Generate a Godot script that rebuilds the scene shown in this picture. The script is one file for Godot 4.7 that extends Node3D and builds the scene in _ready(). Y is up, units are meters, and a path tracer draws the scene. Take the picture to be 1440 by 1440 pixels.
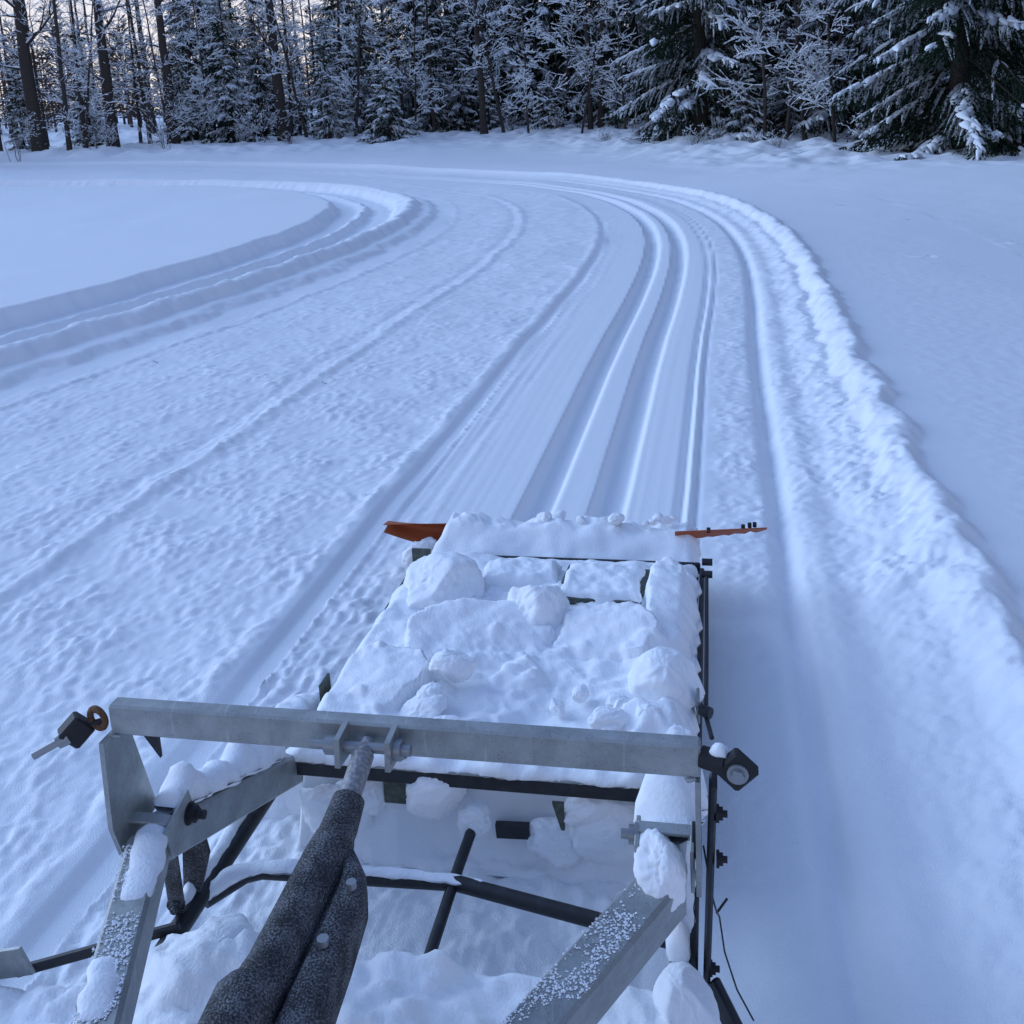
extends Node3D
# Snow groomer towed along a fresh ski trail that curves left before a snowy forest edge, at dusk.

const F := 1442.0          # focal length in pixels of the 1440 px photograph
const CX := 720.0
const CY := 480.0          # the photograph is the lower part of an upright frame
const EYE := Vector3(0, 1.3, 0)
var cam_basis: Basis
var M := {}
var used := {}
var rng := RandomNumberGenerator.new()
var nz := FastNoiseLite.new()
var nz2 := FastNoiseLite.new()
var nzc := FastNoiseLite.new()

# ------------------------------------------------------------------ mesh builder
class MB:
	var v := PackedVector3Array()
	var n := PackedVector3Array()
	var i := PackedInt32Array()
	func vert(p: Vector3, nn := Vector3.UP) -> int:
		v.append(p); n.append(nn); return v.size() - 1
	func quad(a: int, b: int, c: int, d: int):
		i.append(a); i.append(b); i.append(c); i.append(a); i.append(c); i.append(d)
	func face(pts: Array, out: Vector3):
		# a flat convex polygon, turned so that its front looks along out
		var nn: Vector3 = (pts[1] - pts[0]).cross(pts[2] - pts[0])
		if nn.length() < 1e-12: return
		nn = nn.normalized()
		var p := pts
		if nn.dot(out) > 0.0:
			p = pts.duplicate(); p.reverse()
		else: nn = -nn
		var b := v.size()
		for q in p: vert(q, nn)
		for k in range(1, p.size() - 1):
			i.append(b); i.append(b + k); i.append(b + k + 1)
	func smooth(from_v := 0):
		for k in range(from_v, n.size()): n[k] = Vector3.ZERO
		for k in range(0, i.size(), 3):
			var a := i[k]; var b := i[k + 1]; var c := i[k + 2]
			if a < from_v: continue
			var nn := (v[c] - v[a]).cross(v[b] - v[a])
			n[a] += nn; n[b] += nn; n[c] += nn
		for k in range(from_v, n.size()): n[k] = n[k].normalized()
	func mesh() -> ArrayMesh:
		var arr := []; arr.resize(Mesh.ARRAY_MAX)
		arr[Mesh.ARRAY_VERTEX] = v; arr[Mesh.ARRAY_NORMAL] = n; arr[Mesh.ARRAY_INDEX] = i
		var m := ArrayMesh.new()
		m.add_surface_from_arrays(Mesh.PRIMITIVE_TRIANGLES, arr)
		return m
	func box(x: Transform3D, s: Vector3, bev := 0.003):
		# chamfered box
		var h := s * 0.5
		var b: float = min(bev, 0.45 * min(s.x, min(s.y, s.z)))
		var corner := func(sx, sy, sz, ax):
			var q := Vector3(sx * h.x, sy * h.y, sz * h.z)
			if ax != 0: q.x -= sx * b
			if ax != 1: q.y -= sy * b
			if ax != 2: q.z -= sz * b
			return x * q
		var bs := x.basis
		for ax in 3:
			for sg in [-1, 1]:
				var o := Vector3.ZERO; o[ax] = sg
				var pts := []
				for c in [[-1, -1], [1, -1], [1, 1], [-1, 1]]:
					var q := [0, 0, 0]; q[ax] = sg; q[(ax + 1) % 3] = c[0]; q[(ax + 2) % 3] = c[1]
					pts.append(corner.call(q[0], q[1], q[2], ax))
				face(pts, bs * o)
		for ax in 3:
			var a1 := (ax + 1) % 3
			var a2 := (ax + 2) % 3
			for s1 in [-1, 1]:
				for s2 in [-1, 1]:
					var o := Vector3.ZERO; o[a1] = s1; o[a2] = s2
					var q := [0, 0, 0]; q[a1] = s1; q[a2] = s2
					q[ax] = -1
					var p0 = corner.call(q[0], q[1], q[2], a1)
					var p1 = corner.call(q[0], q[1], q[2], a2)
					q[ax] = 1
					face([p0, p1, corner.call(q[0], q[1], q[2], a2), corner.call(q[0], q[1], q[2], a1)], bs * o)
		for sx in [-1, 1]:
			for sy in [-1, 1]:
				for sz in [-1, 1]:
					face([corner.call(sx, sy, sz, 0), corner.call(sx, sy, sz, 1), corner.call(sx, sy, sz, 2)], bs * Vector3(sx, sy, sz))
	func bar(p: Vector3, q: Vector3, w: float, hh: float, up := Vector3.UP, bev := 0.003):
		# square bar from p to q: w across, hh along up
		var d := (q - p).normalized()
		var sd := d.cross(up).normalized()
		var u := sd.cross(d).normalized()
		box(Transform3D(Basis(sd, u, d), (p + q) * 0.5), Vector3(w, hh, p.distance_to(q)), bev)
	func prism(pts: Array, thick: Vector3):
		# flat outline pushed along thick
		var mid := Vector3.ZERO
		for p in pts: mid += p
		mid /= pts.size()
		face(pts, -thick)
		var other := []
		for p in pts: other.append(p + thick)
		face(other, thick)
		for k in pts.size():
			var a: Vector3 = pts[k]; var b: Vector3 = pts[(k + 1) % pts.size()]
			face([a, b, b + thick, a + thick], (a + b) * 0.5 - mid)
	func tube(pts: Array, r, sides := 8, caps := true):
		# round tube through pts; r is one radius or one for each point
		var base := v.size()
		var m := pts.size()
		var sd := Vector3.ZERO
		for k in m:
			var d: Vector3 = (pts[min(k + 1, m - 1)] - pts[max(k - 1, 0)]).normalized()
			if sd == Vector3.ZERO:
				sd = d.cross(Vector3.UP if absf(d.y) < 0.9 else Vector3.RIGHT).normalized()
			else: sd = (sd - d * sd.dot(d)).normalized()
			var u := sd.cross(d)
			var rr: float = r[k] if r is Array or r is PackedFloat32Array else r
			for j in sides:
				var a := TAU * j / sides
				var o := sd * cos(a) + u * sin(a)
				vert(pts[k] + o * rr, o)
		for k in m - 1:
			for j in sides:
				var a := base + k * sides + j
				var b := base + k * sides + (j + 1) % sides
				quad(a, b, b + sides, a + sides)
		if caps:
			for e in [0, m - 1]:
				var ring := []
				for j in sides: ring.append(v[base + e * sides + j])
				face(ring, (pts[0] - pts[1]) if e == 0 else (pts[m - 1] - pts[m - 2]))
	func grid(nu: int, nv: int, base: int, flip := false):
		for a in nu - 1:
			for b in nv - 1:
				var k := base + a * nv + b
				if flip: quad(k, k + nv, k + nv + 1, k + 1)
				else: quad(k, k + 1, k + nv + 1, k + nv)
	func pillow(p: Vector3, d: Vector3, l: float, w: float, th: float, sag: float):
		# a small drift of snow lying along d
		var sd := d.cross(Vector3.UP)
		if sd.length() < 0.05: sd = Vector3.RIGHT
		sd = sd.normalized()
		var base := v.size()
		var ws := [0.3, 0.95, 0.85, 0.25]
		var ts := [0.0, 0.28, 0.7, 1.0]
		for k in 4:
			var t: float = ts[k]
			var c := p + d * (l * t) + Vector3(0, -sag * t * t, 0)
			var ww: float = ws[k] * w
			var hh: float = th * (0.35 + 0.65 * ws[k])
			vert(c - sd * ww, (-sd + Vector3(0, 0.35, 0)).normalized())
			vert(c + Vector3(0, hh, 0), Vector3.UP)
			vert(c + sd * ww, (sd + Vector3(0, 0.35, 0)).normalized())
			vert(c - Vector3(0, hh * 0.35, 0), Vector3.DOWN)
		for k in 3:
			for j in 4:
				var a := base + k * 4 + j
				var b := base + k * 4 + (j + 1) % 4
				quad(a, a + 4, b + 4, b)
		quad(base, base + 1, base + 2, base + 3)
		quad(base + 15, base + 14, base + 13, base + 12)
	func needle(p: Vector3, d: Vector3, l: float, w: float, sd: Vector3):
		var b := v.size()
		var nn := d.cross(sd).normalized()
		var s2 := sd
		if nn.y < 0:
			nn = -nn; s2 = -sd
		vert(p, nn); vert(p + d * l * 0.45 + s2 * w, nn); vert(p + d * l, nn); vert(p + d * l * 0.45 - s2 * w, nn)
		quad(b, b + 1, b + 2, b + 3)

# ------------------------------------------------------------------ scene helpers
func numbered(called: String) -> String:
	var k: int = used.get(called, 0)
	used[called] = k + 1
	return called if k == 0 else "%s_%03d" % [called, k]

func thing(called: String, label: String, category: String, group := "", at := Vector3.ZERO) -> Node3D:
	var o := Node3D.new()
	o.name = numbered(called)
	add_child(o)
	o.position = at
	o.set_meta("label", label); o.set_meta("category", category)
	if group: o.set_meta("group", group)
	return o

func part(called: String, mb, m: Material, parent: Node3D) -> MeshInstance3D:
	var o := MeshInstance3D.new()
	o.name = called
	o.mesh = mb.mesh() if mb is MB else mb
	o.material_override = m
	parent.add_child(o, true)
	return o

func single(called: String, mb, m: Material, label: String, category: String, group := "") -> MeshInstance3D:
	var o := part(numbered(called), mb, m, self)
	o.set_meta("label", label); o.set_meta("category", category)
	if group: o.set_meta("group", group)
	return o

func copy(src: Node3D, label: String, group: String) -> Node3D:
	var nm: String = src.get_meta("kind_name")
	var o: Node3D = src.duplicate()
	o.name = numbered(nm)
	add_child(o)
	o.set_meta("label", label)
	o.set_meta("group", group)
	return o

func ray(u: float, vv: float) -> Vector3:
	return cam_basis * Vector3((u - CX) / F, -(vv - CY) / F, -1.0)

func spot(u: float, dist: float) -> Vector3:
	# the ground point at this distance in the direction of picture column u near the forest's foot
	var d := ray(u, 210.0)
	var k := dist / Vector2(d.x, d.z).length()
	var p := Vector3(d.x * k, 0, d.z * k)
	p.y = ground_h(p.x, p.z)
	return p

# ------------------------------------------------------------------ materials
func noise_tex(freq: float, lo: float, hi: float, octaves := 4, normal := false, strength := 8.0, size := 512, seed_ := 1, type := FastNoiseLite.TYPE_SIMPLEX_SMOOTH) -> NoiseTexture2D:
	var t := NoiseTexture2D.new()
	var f := FastNoiseLite.new()
	f.noise_type = type
	f.seed = seed_; f.frequency = freq; f.fractal_octaves = octaves
	t.noise = f; t.width = size; t.height = size; t.seamless = true; t.generate_mipmaps = true
	if normal:
		t.as_normal_map = true; t.bump_strength = strength
	else:
		var g := Gradient.new()
		g.set_color(0, Color(lo, lo, lo)); g.set_color(1, Color(hi, hi, hi))
		t.color_ramp = g
	return t

func ramp_tex(freq: float, stops: Array, octaves := 4, size := 512, seed_ := 1) -> NoiseTexture2D:
	var t := noise_tex(freq, 0, 1, octaves, false, 1.0, size, seed_)
	var g := Gradient.new()
	var off := PackedFloat32Array(); var col := PackedColorArray()
	for s in stops:
		off.append(s[0]); col.append(s[1])
	g.offsets = off; g.colors = col
	t.color_ramp = g
	return t

func mat(c: Color, rough := 0.8, metal := 0.0, spec := 0.4) -> StandardMaterial3D:
	var m := StandardMaterial3D.new()
	m.albedo_color = c.linear_to_srgb()
	m.roughness = rough; m.metallic = metal; m.metallic_specular = spec
	return m

func tri(m: StandardMaterial3D, scale: float) -> StandardMaterial3D:
	m.uv1_triplanar = true
	m.uv1_world_triplanar = true
	m.uv1_scale = Vector3(scale, scale, scale)
	return m

# galvanised steel: faint spangle, dark specks, dull streaks
func galv_tex() -> ImageTexture:
	var n := 1024
	var im := Image.create(n, n, true, Image.FORMAT_RGB8)
	var c := FastNoiseLite.new(); c.seed = 3; c.noise_type = FastNoiseLite.TYPE_CELLULAR; c.cellular_return_type = FastNoiseLite.RETURN_CELL_VALUE; c.frequency = 0.05; c.fractal_type = FastNoiseLite.FRACTAL_NONE
	var f := FastNoiseLite.new(); f.seed = 8; f.frequency = 0.004; f.fractal_octaves = 5
	var sp := FastNoiseLite.new(); sp.seed = 12; sp.frequency = 0.09; sp.fractal_octaves = 2
	for y in n:
		for x in n:
			var v := 0.645 + 0.016 * c.get_noise_2d(x, y) + 0.10 * f.get_noise_2d(x, y)
			var d := sp.get_noise_2d(x, y)
			v -= 0.30 * smoothstep(0.58, 0.72, d)
			v += 0.06 * smoothstep(0.4, 0.6, f.get_noise_2d(x * 9.0, y * 0.6 + 400.0))
			im.set_pixel(x, y, Color(v * 0.985, v, v * 0.985))
	im.generate_mipmaps()
	return ImageTexture.create_from_image(im)

# rime on black plastic: fine pale grains, thicker in patches
func frost_tex() -> ImageTexture:
	var n := 512
	var im := Image.create(n, n, true, Image.FORMAT_RGB8)
	var f := FastNoiseLite.new(); f.seed = 5; f.frequency = 0.13; f.fractal_octaves = 2
	var c := FastNoiseLite.new(); c.seed = 6; c.frequency = 1.0 / 110.0; c.fractal_octaves = 3
	for y in n:
		for x in n:
			# wraps by blending the far side in
			var bx := clampf((x - n + 64) / 64.0, 0.0, 1.0); var by := clampf((y - n + 64) / 64.0, 0.0, 1.0)
			var p := lerpf(c.get_noise_2d(x, y), c.get_noise_2d(x - n, y), bx)
			p = lerpf(p, lerpf(c.get_noise_2d(x, y - n), c.get_noise_2d(x - n, y - n), bx), by)
			var g := f.get_noise_2d(x, y) * 1.0 + 0.6 * p + 0.12
			var v := 0.15 + 0.14 * smoothstep(-0.5, 0.3, g) + 0.20 * smoothstep(0.1, 0.65, g)
			im.set_pixel(x, y, Color(v, v, v * 1.02))
	im.generate_mipmaps()
	return ImageTexture.create_from_image(im)

func make_materials():
	var s := tri(mat(Color(0.86, 0.87, 0.88), 0.85, 0, 0.25), 2.2)
	s.normal_enabled = true
	s.normal_texture = noise_tex(0.09, 0, 1, 5, true, 5.0, 1024, 3)
	s.normal_scale = 0.55
	M.snow = s
	var sl := tri(mat(Color(0.87, 0.88, 0.89), 0.85, 0, 0.25), 5.0)
	sl.normal_enabled = true
	sl.normal_texture = noise_tex(0.05, 0, 1, 5, true, 5.0, 512, 8)
	sl.normal_scale = 0.5
	M.lump = sl
	M.treesnow = mat(Color(0.87, 0.88, 0.89), 0.95, 0, 0.1)
	var g := tri(mat(Color(1, 1, 1), 0.42, 0.55), 3.0)
	g.albedo_texture = galv_tex()
	g.roughness_texture = noise_tex(0.03, 0.75, 1.0, 4, false, 1, 512, 6)
	g.roughness = 0.55
	M.galv = g
	var bk := tri(mat(Color(1, 1, 1), 0.5, 0.0, 0.5), 4.0)
	bk.albedo_texture = ramp_tex(0.03, [[0.0, Color(0.09, 0.09, 0.1)], [0.6, Color(0.13, 0.13, 0.14)], [1.0, Color(0.22, 0.22, 0.23)]], 4, 256, 7)
	M.black = bk
	var fr := tri(mat(Color(1, 1, 1), 0.8, 0.0, 0.3), 5.0)
	fr.albedo_texture = frost_tex()
	fr.normal_enabled = true
	fr.normal_texture = noise_tex(0.12, 0, 1, 4, true, 6.0, 512, 11)
	fr.normal_scale = 0.45
	M.frost = fr
	var rod := tri(mat(Color(1, 1, 1), 0.65, 0.3), 9.0)
	rod.albedo_texture = ramp_tex(0.06, [[0.0, Color(0.42, 0.4, 0.4)], [0.5, Color(0.56, 0.55, 0.55)], [1.0, Color(0.78, 0.78, 0.79)]], 5, 256, 19)
	M.rod = rod
	M.orange = mat(Color(0.42, 0.11, 0.042), 0.55, 0, 0.4)
	M.orange.backlight_enabled = true
	M.orange.backlight = Color(0.3, 0.06, 0.02)
	var rust := tri(mat(Color(1, 1, 1), 0.8, 0.2), 12.0)
	rust.albedo_texture = ramp_tex(0.05, [[0.0, Color(0.25, 0.18, 0.13)], [0.5, Color(0.40, 0.28, 0.2)], [1.0, Color(0.5, 0.38, 0.3)]], 4, 256, 21)
	M.rust = rust
	M.bolt = mat(Color(0.30, 0.31, 0.32), 0.45, 0.7)
	M.rubber = mat(Color(0.02, 0.02, 0.022), 0.6, 0, 0.4)
	var olive := tri(mat(Color(1, 1, 1), 0.6, 0.3), 6.0)
	olive.albedo_texture = ramp_tex(0.04, [[0.0, Color(0.25, 0.27, 0.24)], [1.0, Color(0.42, 0.44, 0.4)]], 4, 256, 23)
	M.olive = olive
	var bark := tri(mat(Color(1, 1, 1), 0.95, 0, 0.2), 1.6)
	bark.albedo_texture = ramp_tex(0.05, [[0.0, Color(0.16, 0.14, 0.13)], [0.5, Color(0.29, 0.26, 0.24)], [0.8, Color(0.38, 0.35, 0.33)], [1.0, Color(0.5, 0.48, 0.46)]], 5, 512, 13)
	bark.normal_enabled = true
	bark.normal_texture = noise_tex(0.06, 0, 1, 4, true, 10.0, 512, 14)
	M.bark = bark
	M.twig = mat(Color(0.06, 0.048, 0.04), 0.95, 0, 0.1)
	M.needles = mat(Color(0.02, 0.034, 0.022), 0.95, 0, 0.08)
	M.farwood = mat(Color(0.10, 0.075, 0.07), 0.95, 0, 0.1)

# ------------------------------------------------------------------ the snow ground
var A_pts := PackedVector2Array()     # centre line of the ski track
var B_pts := PackedVector2Array()     # crest of the older track's berm on the inside
var A_len := PackedFloat32Array()
var B_len := PackedFloat32Array()

func spline(knots: Array) -> PackedVector2Array:
	var out := PackedVector2Array()
	for k in range(knots.size() - 1):
		var p0: Vector2 = knots[max(k - 1, 0)]; var p1: Vector2 = knots[k]
		var p2: Vector2 = knots[k + 1]; var p3: Vector2 = knots[min(k + 2, knots.size() - 1)]
		var m: int = max(3, int(p1.distance_to(p2) / 0.25))
		for j in m: out.append(p1.cubic_interpolate(p2, p0, p3, float(j) / m))
	out.append(knots[-1])
	# even out the knots' small errors
	for it in 14:
		var c := out.duplicate()
		for k in range(1, out.size() - 1): out[k] = (c[k - 1] + c[k] * 2.0 + c[k + 1]) * 0.25
	return out

func lengths(p: PackedVector2Array) -> PackedFloat32Array:
	var l := PackedFloat32Array(); l.append(0.0)
	for k in range(1, p.size()): l.append(l[k - 1] + p[k].distance_to(p[k - 1]))
	return l

func near_full(p: PackedVector2Array, q: Vector2) -> int:
	var best := 0; var bd := 1e9
	for k in range(0, p.size(), 4):
		var d := p[k].distance_squared_to(q)
		if d < bd: bd = d; best = k
	return best

func near_walk(p: PackedVector2Array, q: Vector2, k: int) -> int:
	var d := p[k].distance_squared_to(q)
	while k + 1 < p.size():
		var e := p[k + 1].distance_squared_to(q)
		if e >= d: break
		d = e; k += 1
	while k > 0:
		var e := p[k - 1].distance_squared_to(q)
		if e >= d: break
		d = e; k -= 1
	return k

func side_of(p: PackedVector2Array, k: int, q: Vector2) -> float:
	# signed distance, positive to the right of the direction of travel
	var a := p[max(k - 1, 0)]; var b := p[min(k + 1, p.size() - 1)]
	var t := (b - a).normalized()
	var r := q - p[k]
	var along := r.dot(t)
	# take the turn of the line into account by a step along it
	var foot := p[k] + t * along
	var d := q - foot
	return d.dot(Vector2(-t.y, t.x))

func along_of(p: PackedVector2Array, l: PackedFloat32Array, k: int, q: Vector2) -> float:
	var a := p[max(k - 1, 0)]; var b := p[min(k + 1, p.size() - 1)]
	return l[k] + (q - p[k]).dot((b - a).normalized())

func sst(a: float, b: float, x: float) -> float:
	var t := clampf((x - a) / (b - a), 0.0, 1.0)
	return t * t * (3.0 - 2.0 * t)

func bump1(x: float, c: float, w: float) -> float:
	var t := (x - c) / w
	return exp(-t * t)

func base_h(x: float, z: float) -> float:
	var r := sqrt(x * x + z * z)
	var h := 0.55 * sst(21.0, 37.0, r) + maxf(0.0, r - 37.0) * 0.02
	if r > 5.0:
		h += 0.05 * nz.get_noise_2d(x * 7.0, z * 7.0) * sst(5.0, 20.0, r)
	return h

# distance at which the forest floor begins in this direction
func edge_r(x: float, z: float) -> float:
	var az := rad_to_deg(atan2(x, -z))
	return lerpf(31.0, 19.5, sst(-4.0, 17.0, az))

func ground_h(x: float, z: float) -> float:
	var h := base_h(x, z)
	var r := sqrt(x * x + z * z)
	var f := r - edge_r(x, z)
	if f > -3.0 and r < 90.0:
		var k := sst(-3.0, 2.5, f)
		h += k * (0.14 + 0.17 * nz.get_noise_2d(x * 34.0, z * 34.0) + 0.10 * maxf(0.0, nz2.get_noise_2d(x * 62.0, z * 62.0)))
	return h

var _ka := 0
var _kb := 0
func snow_h(x: float, z: float, full: bool) -> float:
	var h := base_h(x, z)
	var q := Vector2(x, z)
	var r := q.length()
	if r > 52.0: return ground_h(x, z) + 0.065
	if full:
		_ka = near_full(A_pts, q); _kb = near_full(B_pts, q)
	_ka = near_walk(A_pts, q, _ka); _kb = near_walk(B_pts, q, _kb)
	var d := side_of(A_pts, _ka, q)
	var e := side_of(B_pts, _kb, q)
	var s := along_of(A_pts, A_len, _ka, q) - s_zero
	var lean := -0.10 * (clampf(d - 1.2, 0.0, 6.0)) * (1.0 - sst(9.0, 17.0, r))
	if d > 3.0: return ground_h(x, z) + 0.065 + lean + 0.014 * nz.get_noise_2d(x * 26.0, z * 26.0) + 0.0035 * (1.0 - sst(14.0, 26.0, r)) * nz.get_noise_2d(x * 520.0, z * 520.0)
	if e < -3.0: return ground_h(x, z) + 0.14 + 0.012 * nz.get_noise_2d(x * 26.0, z * 26.0)
	# ---- lumps shared by the bands
	var far := sst(14.0, 26.0, r)
	var lump := 0.0
	if r < 26.0:
		var l1 := nz.get_noise_2d(x * 460.0 + z * 120.0, z * 330.0)
		var l2 := nz2.get_noise_2d(x * 1150.0, z * 1150.0)
		var l3 := nz.get_noise_2d(x * 120.0 + 31.0, z * 120.0)
		var l4 := nz2.get_noise_2d(x * 210.0 - 77.0, z * 210.0)
		var l5 := nz.get_noise_2d(x * 900.0, z * 640.0 + 50.0)
		lump = (0.30 * absf(l1) * (0.6 + 1.2 * l3) + 0.30 * l2 * (0.7 + l4) + 0.40 * l5 * (0.8 + l3) + 0.42 * l3 + 0.30 * l4) * (1.0 - far)
	if e < 0.68:
		# ---- older deep track on the inside of the curve
		var wob := 0.05 * nz.get_noise_2d(x * 60.0, z * 60.0) * (1.0 - 0.8 * far) + 0.025 * nz2.get_noise_2d(x * 160.0, z * 160.0)
		var ee := e + wob
		var p := 0.03
		var step_n := 0.05 * nz.get_noise_2d(x * 210.0, z * 210.0) * (1.0 - far)
		p += 0.05 * (1.0 - sst(0.26, 0.40, ee + step_n))                  # lower step of the outer face
		p += 0.065 * (1.0 - sst(0.07, 0.17, ee + step_n * 0.4))           # berm
		p += 0.02 * bump1(ee, 0.03, 0.06)
		p -= 0.04 * sst(0.02, -0.14, ee) + 0.10 * sst(-0.12, -0.24, ee)  # its top leans inwards, then the trench
		p += 0.06 * (sst(-0.76, -0.62, ee) - sst(-0.61, -0.55, ee)) - 0.02 * bump1(ee, -0.48, 0.07)
		p += 0.135 * sst(-0.96, -1.10, ee)
		var rough := 1.2 * bump1(ee, 0.02, 0.10) + 0.5 * bump1(ee, -0.62, 0.1) + 0.25 * bump1(ee, -0.35, 0.3)
		p += 0.02 * rough * lump
		if ee < -0.9:
			p += 0.012 * sst(-0.9, -2.0, ee) * nz.get_noise_2d(x * 26.0, z * 26.0)
		if d < 0.6 or e < -1.2:
			return lerpf(h, ground_h(x, z), sst(-2.0, -3.0, e)) + p + lump * 0.017 * sst(0.45, 0.65, e) + (0.026 + 0.008 - 0.03) * sst(0.5, 0.68, e) + 0.02 * nz.get_noise_2d(x * 28.0, z * 28.0) * sst(0.4, 0.68, e)
	# ---- the groomed lane
	var made := sst(2.72, 2.95, s)          # tracks exist behind the drag only
	var p2 := 0.0
	var dw := d + 0.004 * nz.get_noise_2d(s * 30.0, 3.0)
	if d < -0.58:
		# rough old surface left of the lane
		var k := sst(-0.625, -0.655, dw)
		p2 = 0.018 * k
		p2 += 0.007 * bump1(dw, -0.685, 0.025)
		p2 += (0.017 * lump) * sst(-0.65, -0.70, dw)
		p2 += 0.008 * sst(-1.47, -1.55, dw + 0.05 * nz.get_noise_2d(s * 40.0, 9.0)) + 0.008 * bump1(dw, -1.53, 0.025)
		p2 -= 0.008 * bump1(dw, -1.64, 0.04)
		p2 += 0.02 * nz.get_noise_2d(x * 28.0, z * 28.0)
	elif d < 0.33:
		p2 -= (1.0 - 0.5 * far) * made * 0.055 * (sst(-0.185, -0.16, dw) - sst(-0.10, -0.055, dw))
		p2 -= (1.0 - 0.5 * far) * made * 0.055 * (sst(0.055, 0.08, dw) - sst(0.14, 0.185, dw))
		p2 += made * (1.0 - far) * 0.0016 * nz.get_noise_2d(d * 1500.0, s * 7.0)
		var scr := bump1(dw, -0.50, 0.09)
		p2 += 0.014 * bump1(dw, -0.59, 0.014) * (1.0 - far) - 0.012 * bump1(dw, -0.62, 0.018)
		p2 += (1.0 - far) * scr * (0.005 * nz2.get_noise_2d(d * 1300.0, s * 22.0) + 0.006 * maxf(0.0, lump))
		p2 += (1.0 - made) * 0.02 * lump
	else:
		p2 -= 0.020 * bump1(dw, 0.355, 0.014) * (0.35 + 0.65 * made) + 0.012 * bump1(dw, 0.405, 0.010) * made
		p2 += 0.012 * bump1(dw, 0.38, 0.012) * made
		var soft := 1.0 - sst(2.0, 3.3, s)   # powder beside the drag is still soft
		p2 += 0.017 * lump * sst(0.42, 0.5, dw) * (1.0 - 0.8 * soft) * (1.0 - sst(1.0, 1.15, dw))
		# a single old rut
		var gw := 0.031
		p2 -= (0.045 - 0.02 * soft) * bump1(dw, 0.67, gw) * (1.0 - 0.5 * far)
		p2 += 0.008 * bump1(dw, 0.77, 0.04)
		# the bank up to untouched snow, broken into chunks
		var dd := dw + 0.045 * nz.get_noise_2d(x * 80.0, z * 80.0) * (1.0 - 0.85 * far) + 0.02 * nz2.get_noise_2d(x * 260.0, z * 260.0) * (1.0 - far)
		var grain := 0.5 * nz2.get_noise_2d(x * 700.0, z * 700.0) + 0.5 * nz.get_noise_2d(x * 340.0 + 9.0, z * 340.0)
		p2 += 0.045 * sst(0.80, 1.0, dd) + 0.065 * sst(0.98, 1.12, dd) - 0.045 * sst(1.13, 1.20, dd)
		p2 -= 0.018 * bump1(dd, 1.0, 0.025) * sst(3.5, 7.0, s) * (1.0 - far)
		p2 += (bump1(dd, 1.0, 0.13) * 0.011 * lump + (bump1(dd, 1.11, 0.05) + 0.5 * bump1(dd, 0.95, 0.12)) * 0.013 * grain) * (1.0 - far)
		if d > 1.2: p2 += 0.0035 * sst(1.2, 1.5, d) * (1.0 - far) * nz.get_noise_2d(x * 520.0, z * 520.0) + 0.014 * sst(1.2, 2.4, d) * nz.get_noise_2d(x * 26.0, z * 26.0)
		p2 += lean
		if d > 2.0: return lerpf(h + p2, ground_h(x, z) + 0.065 + lean, sst(2.0, 3.0, d))
	return h + p2

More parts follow.
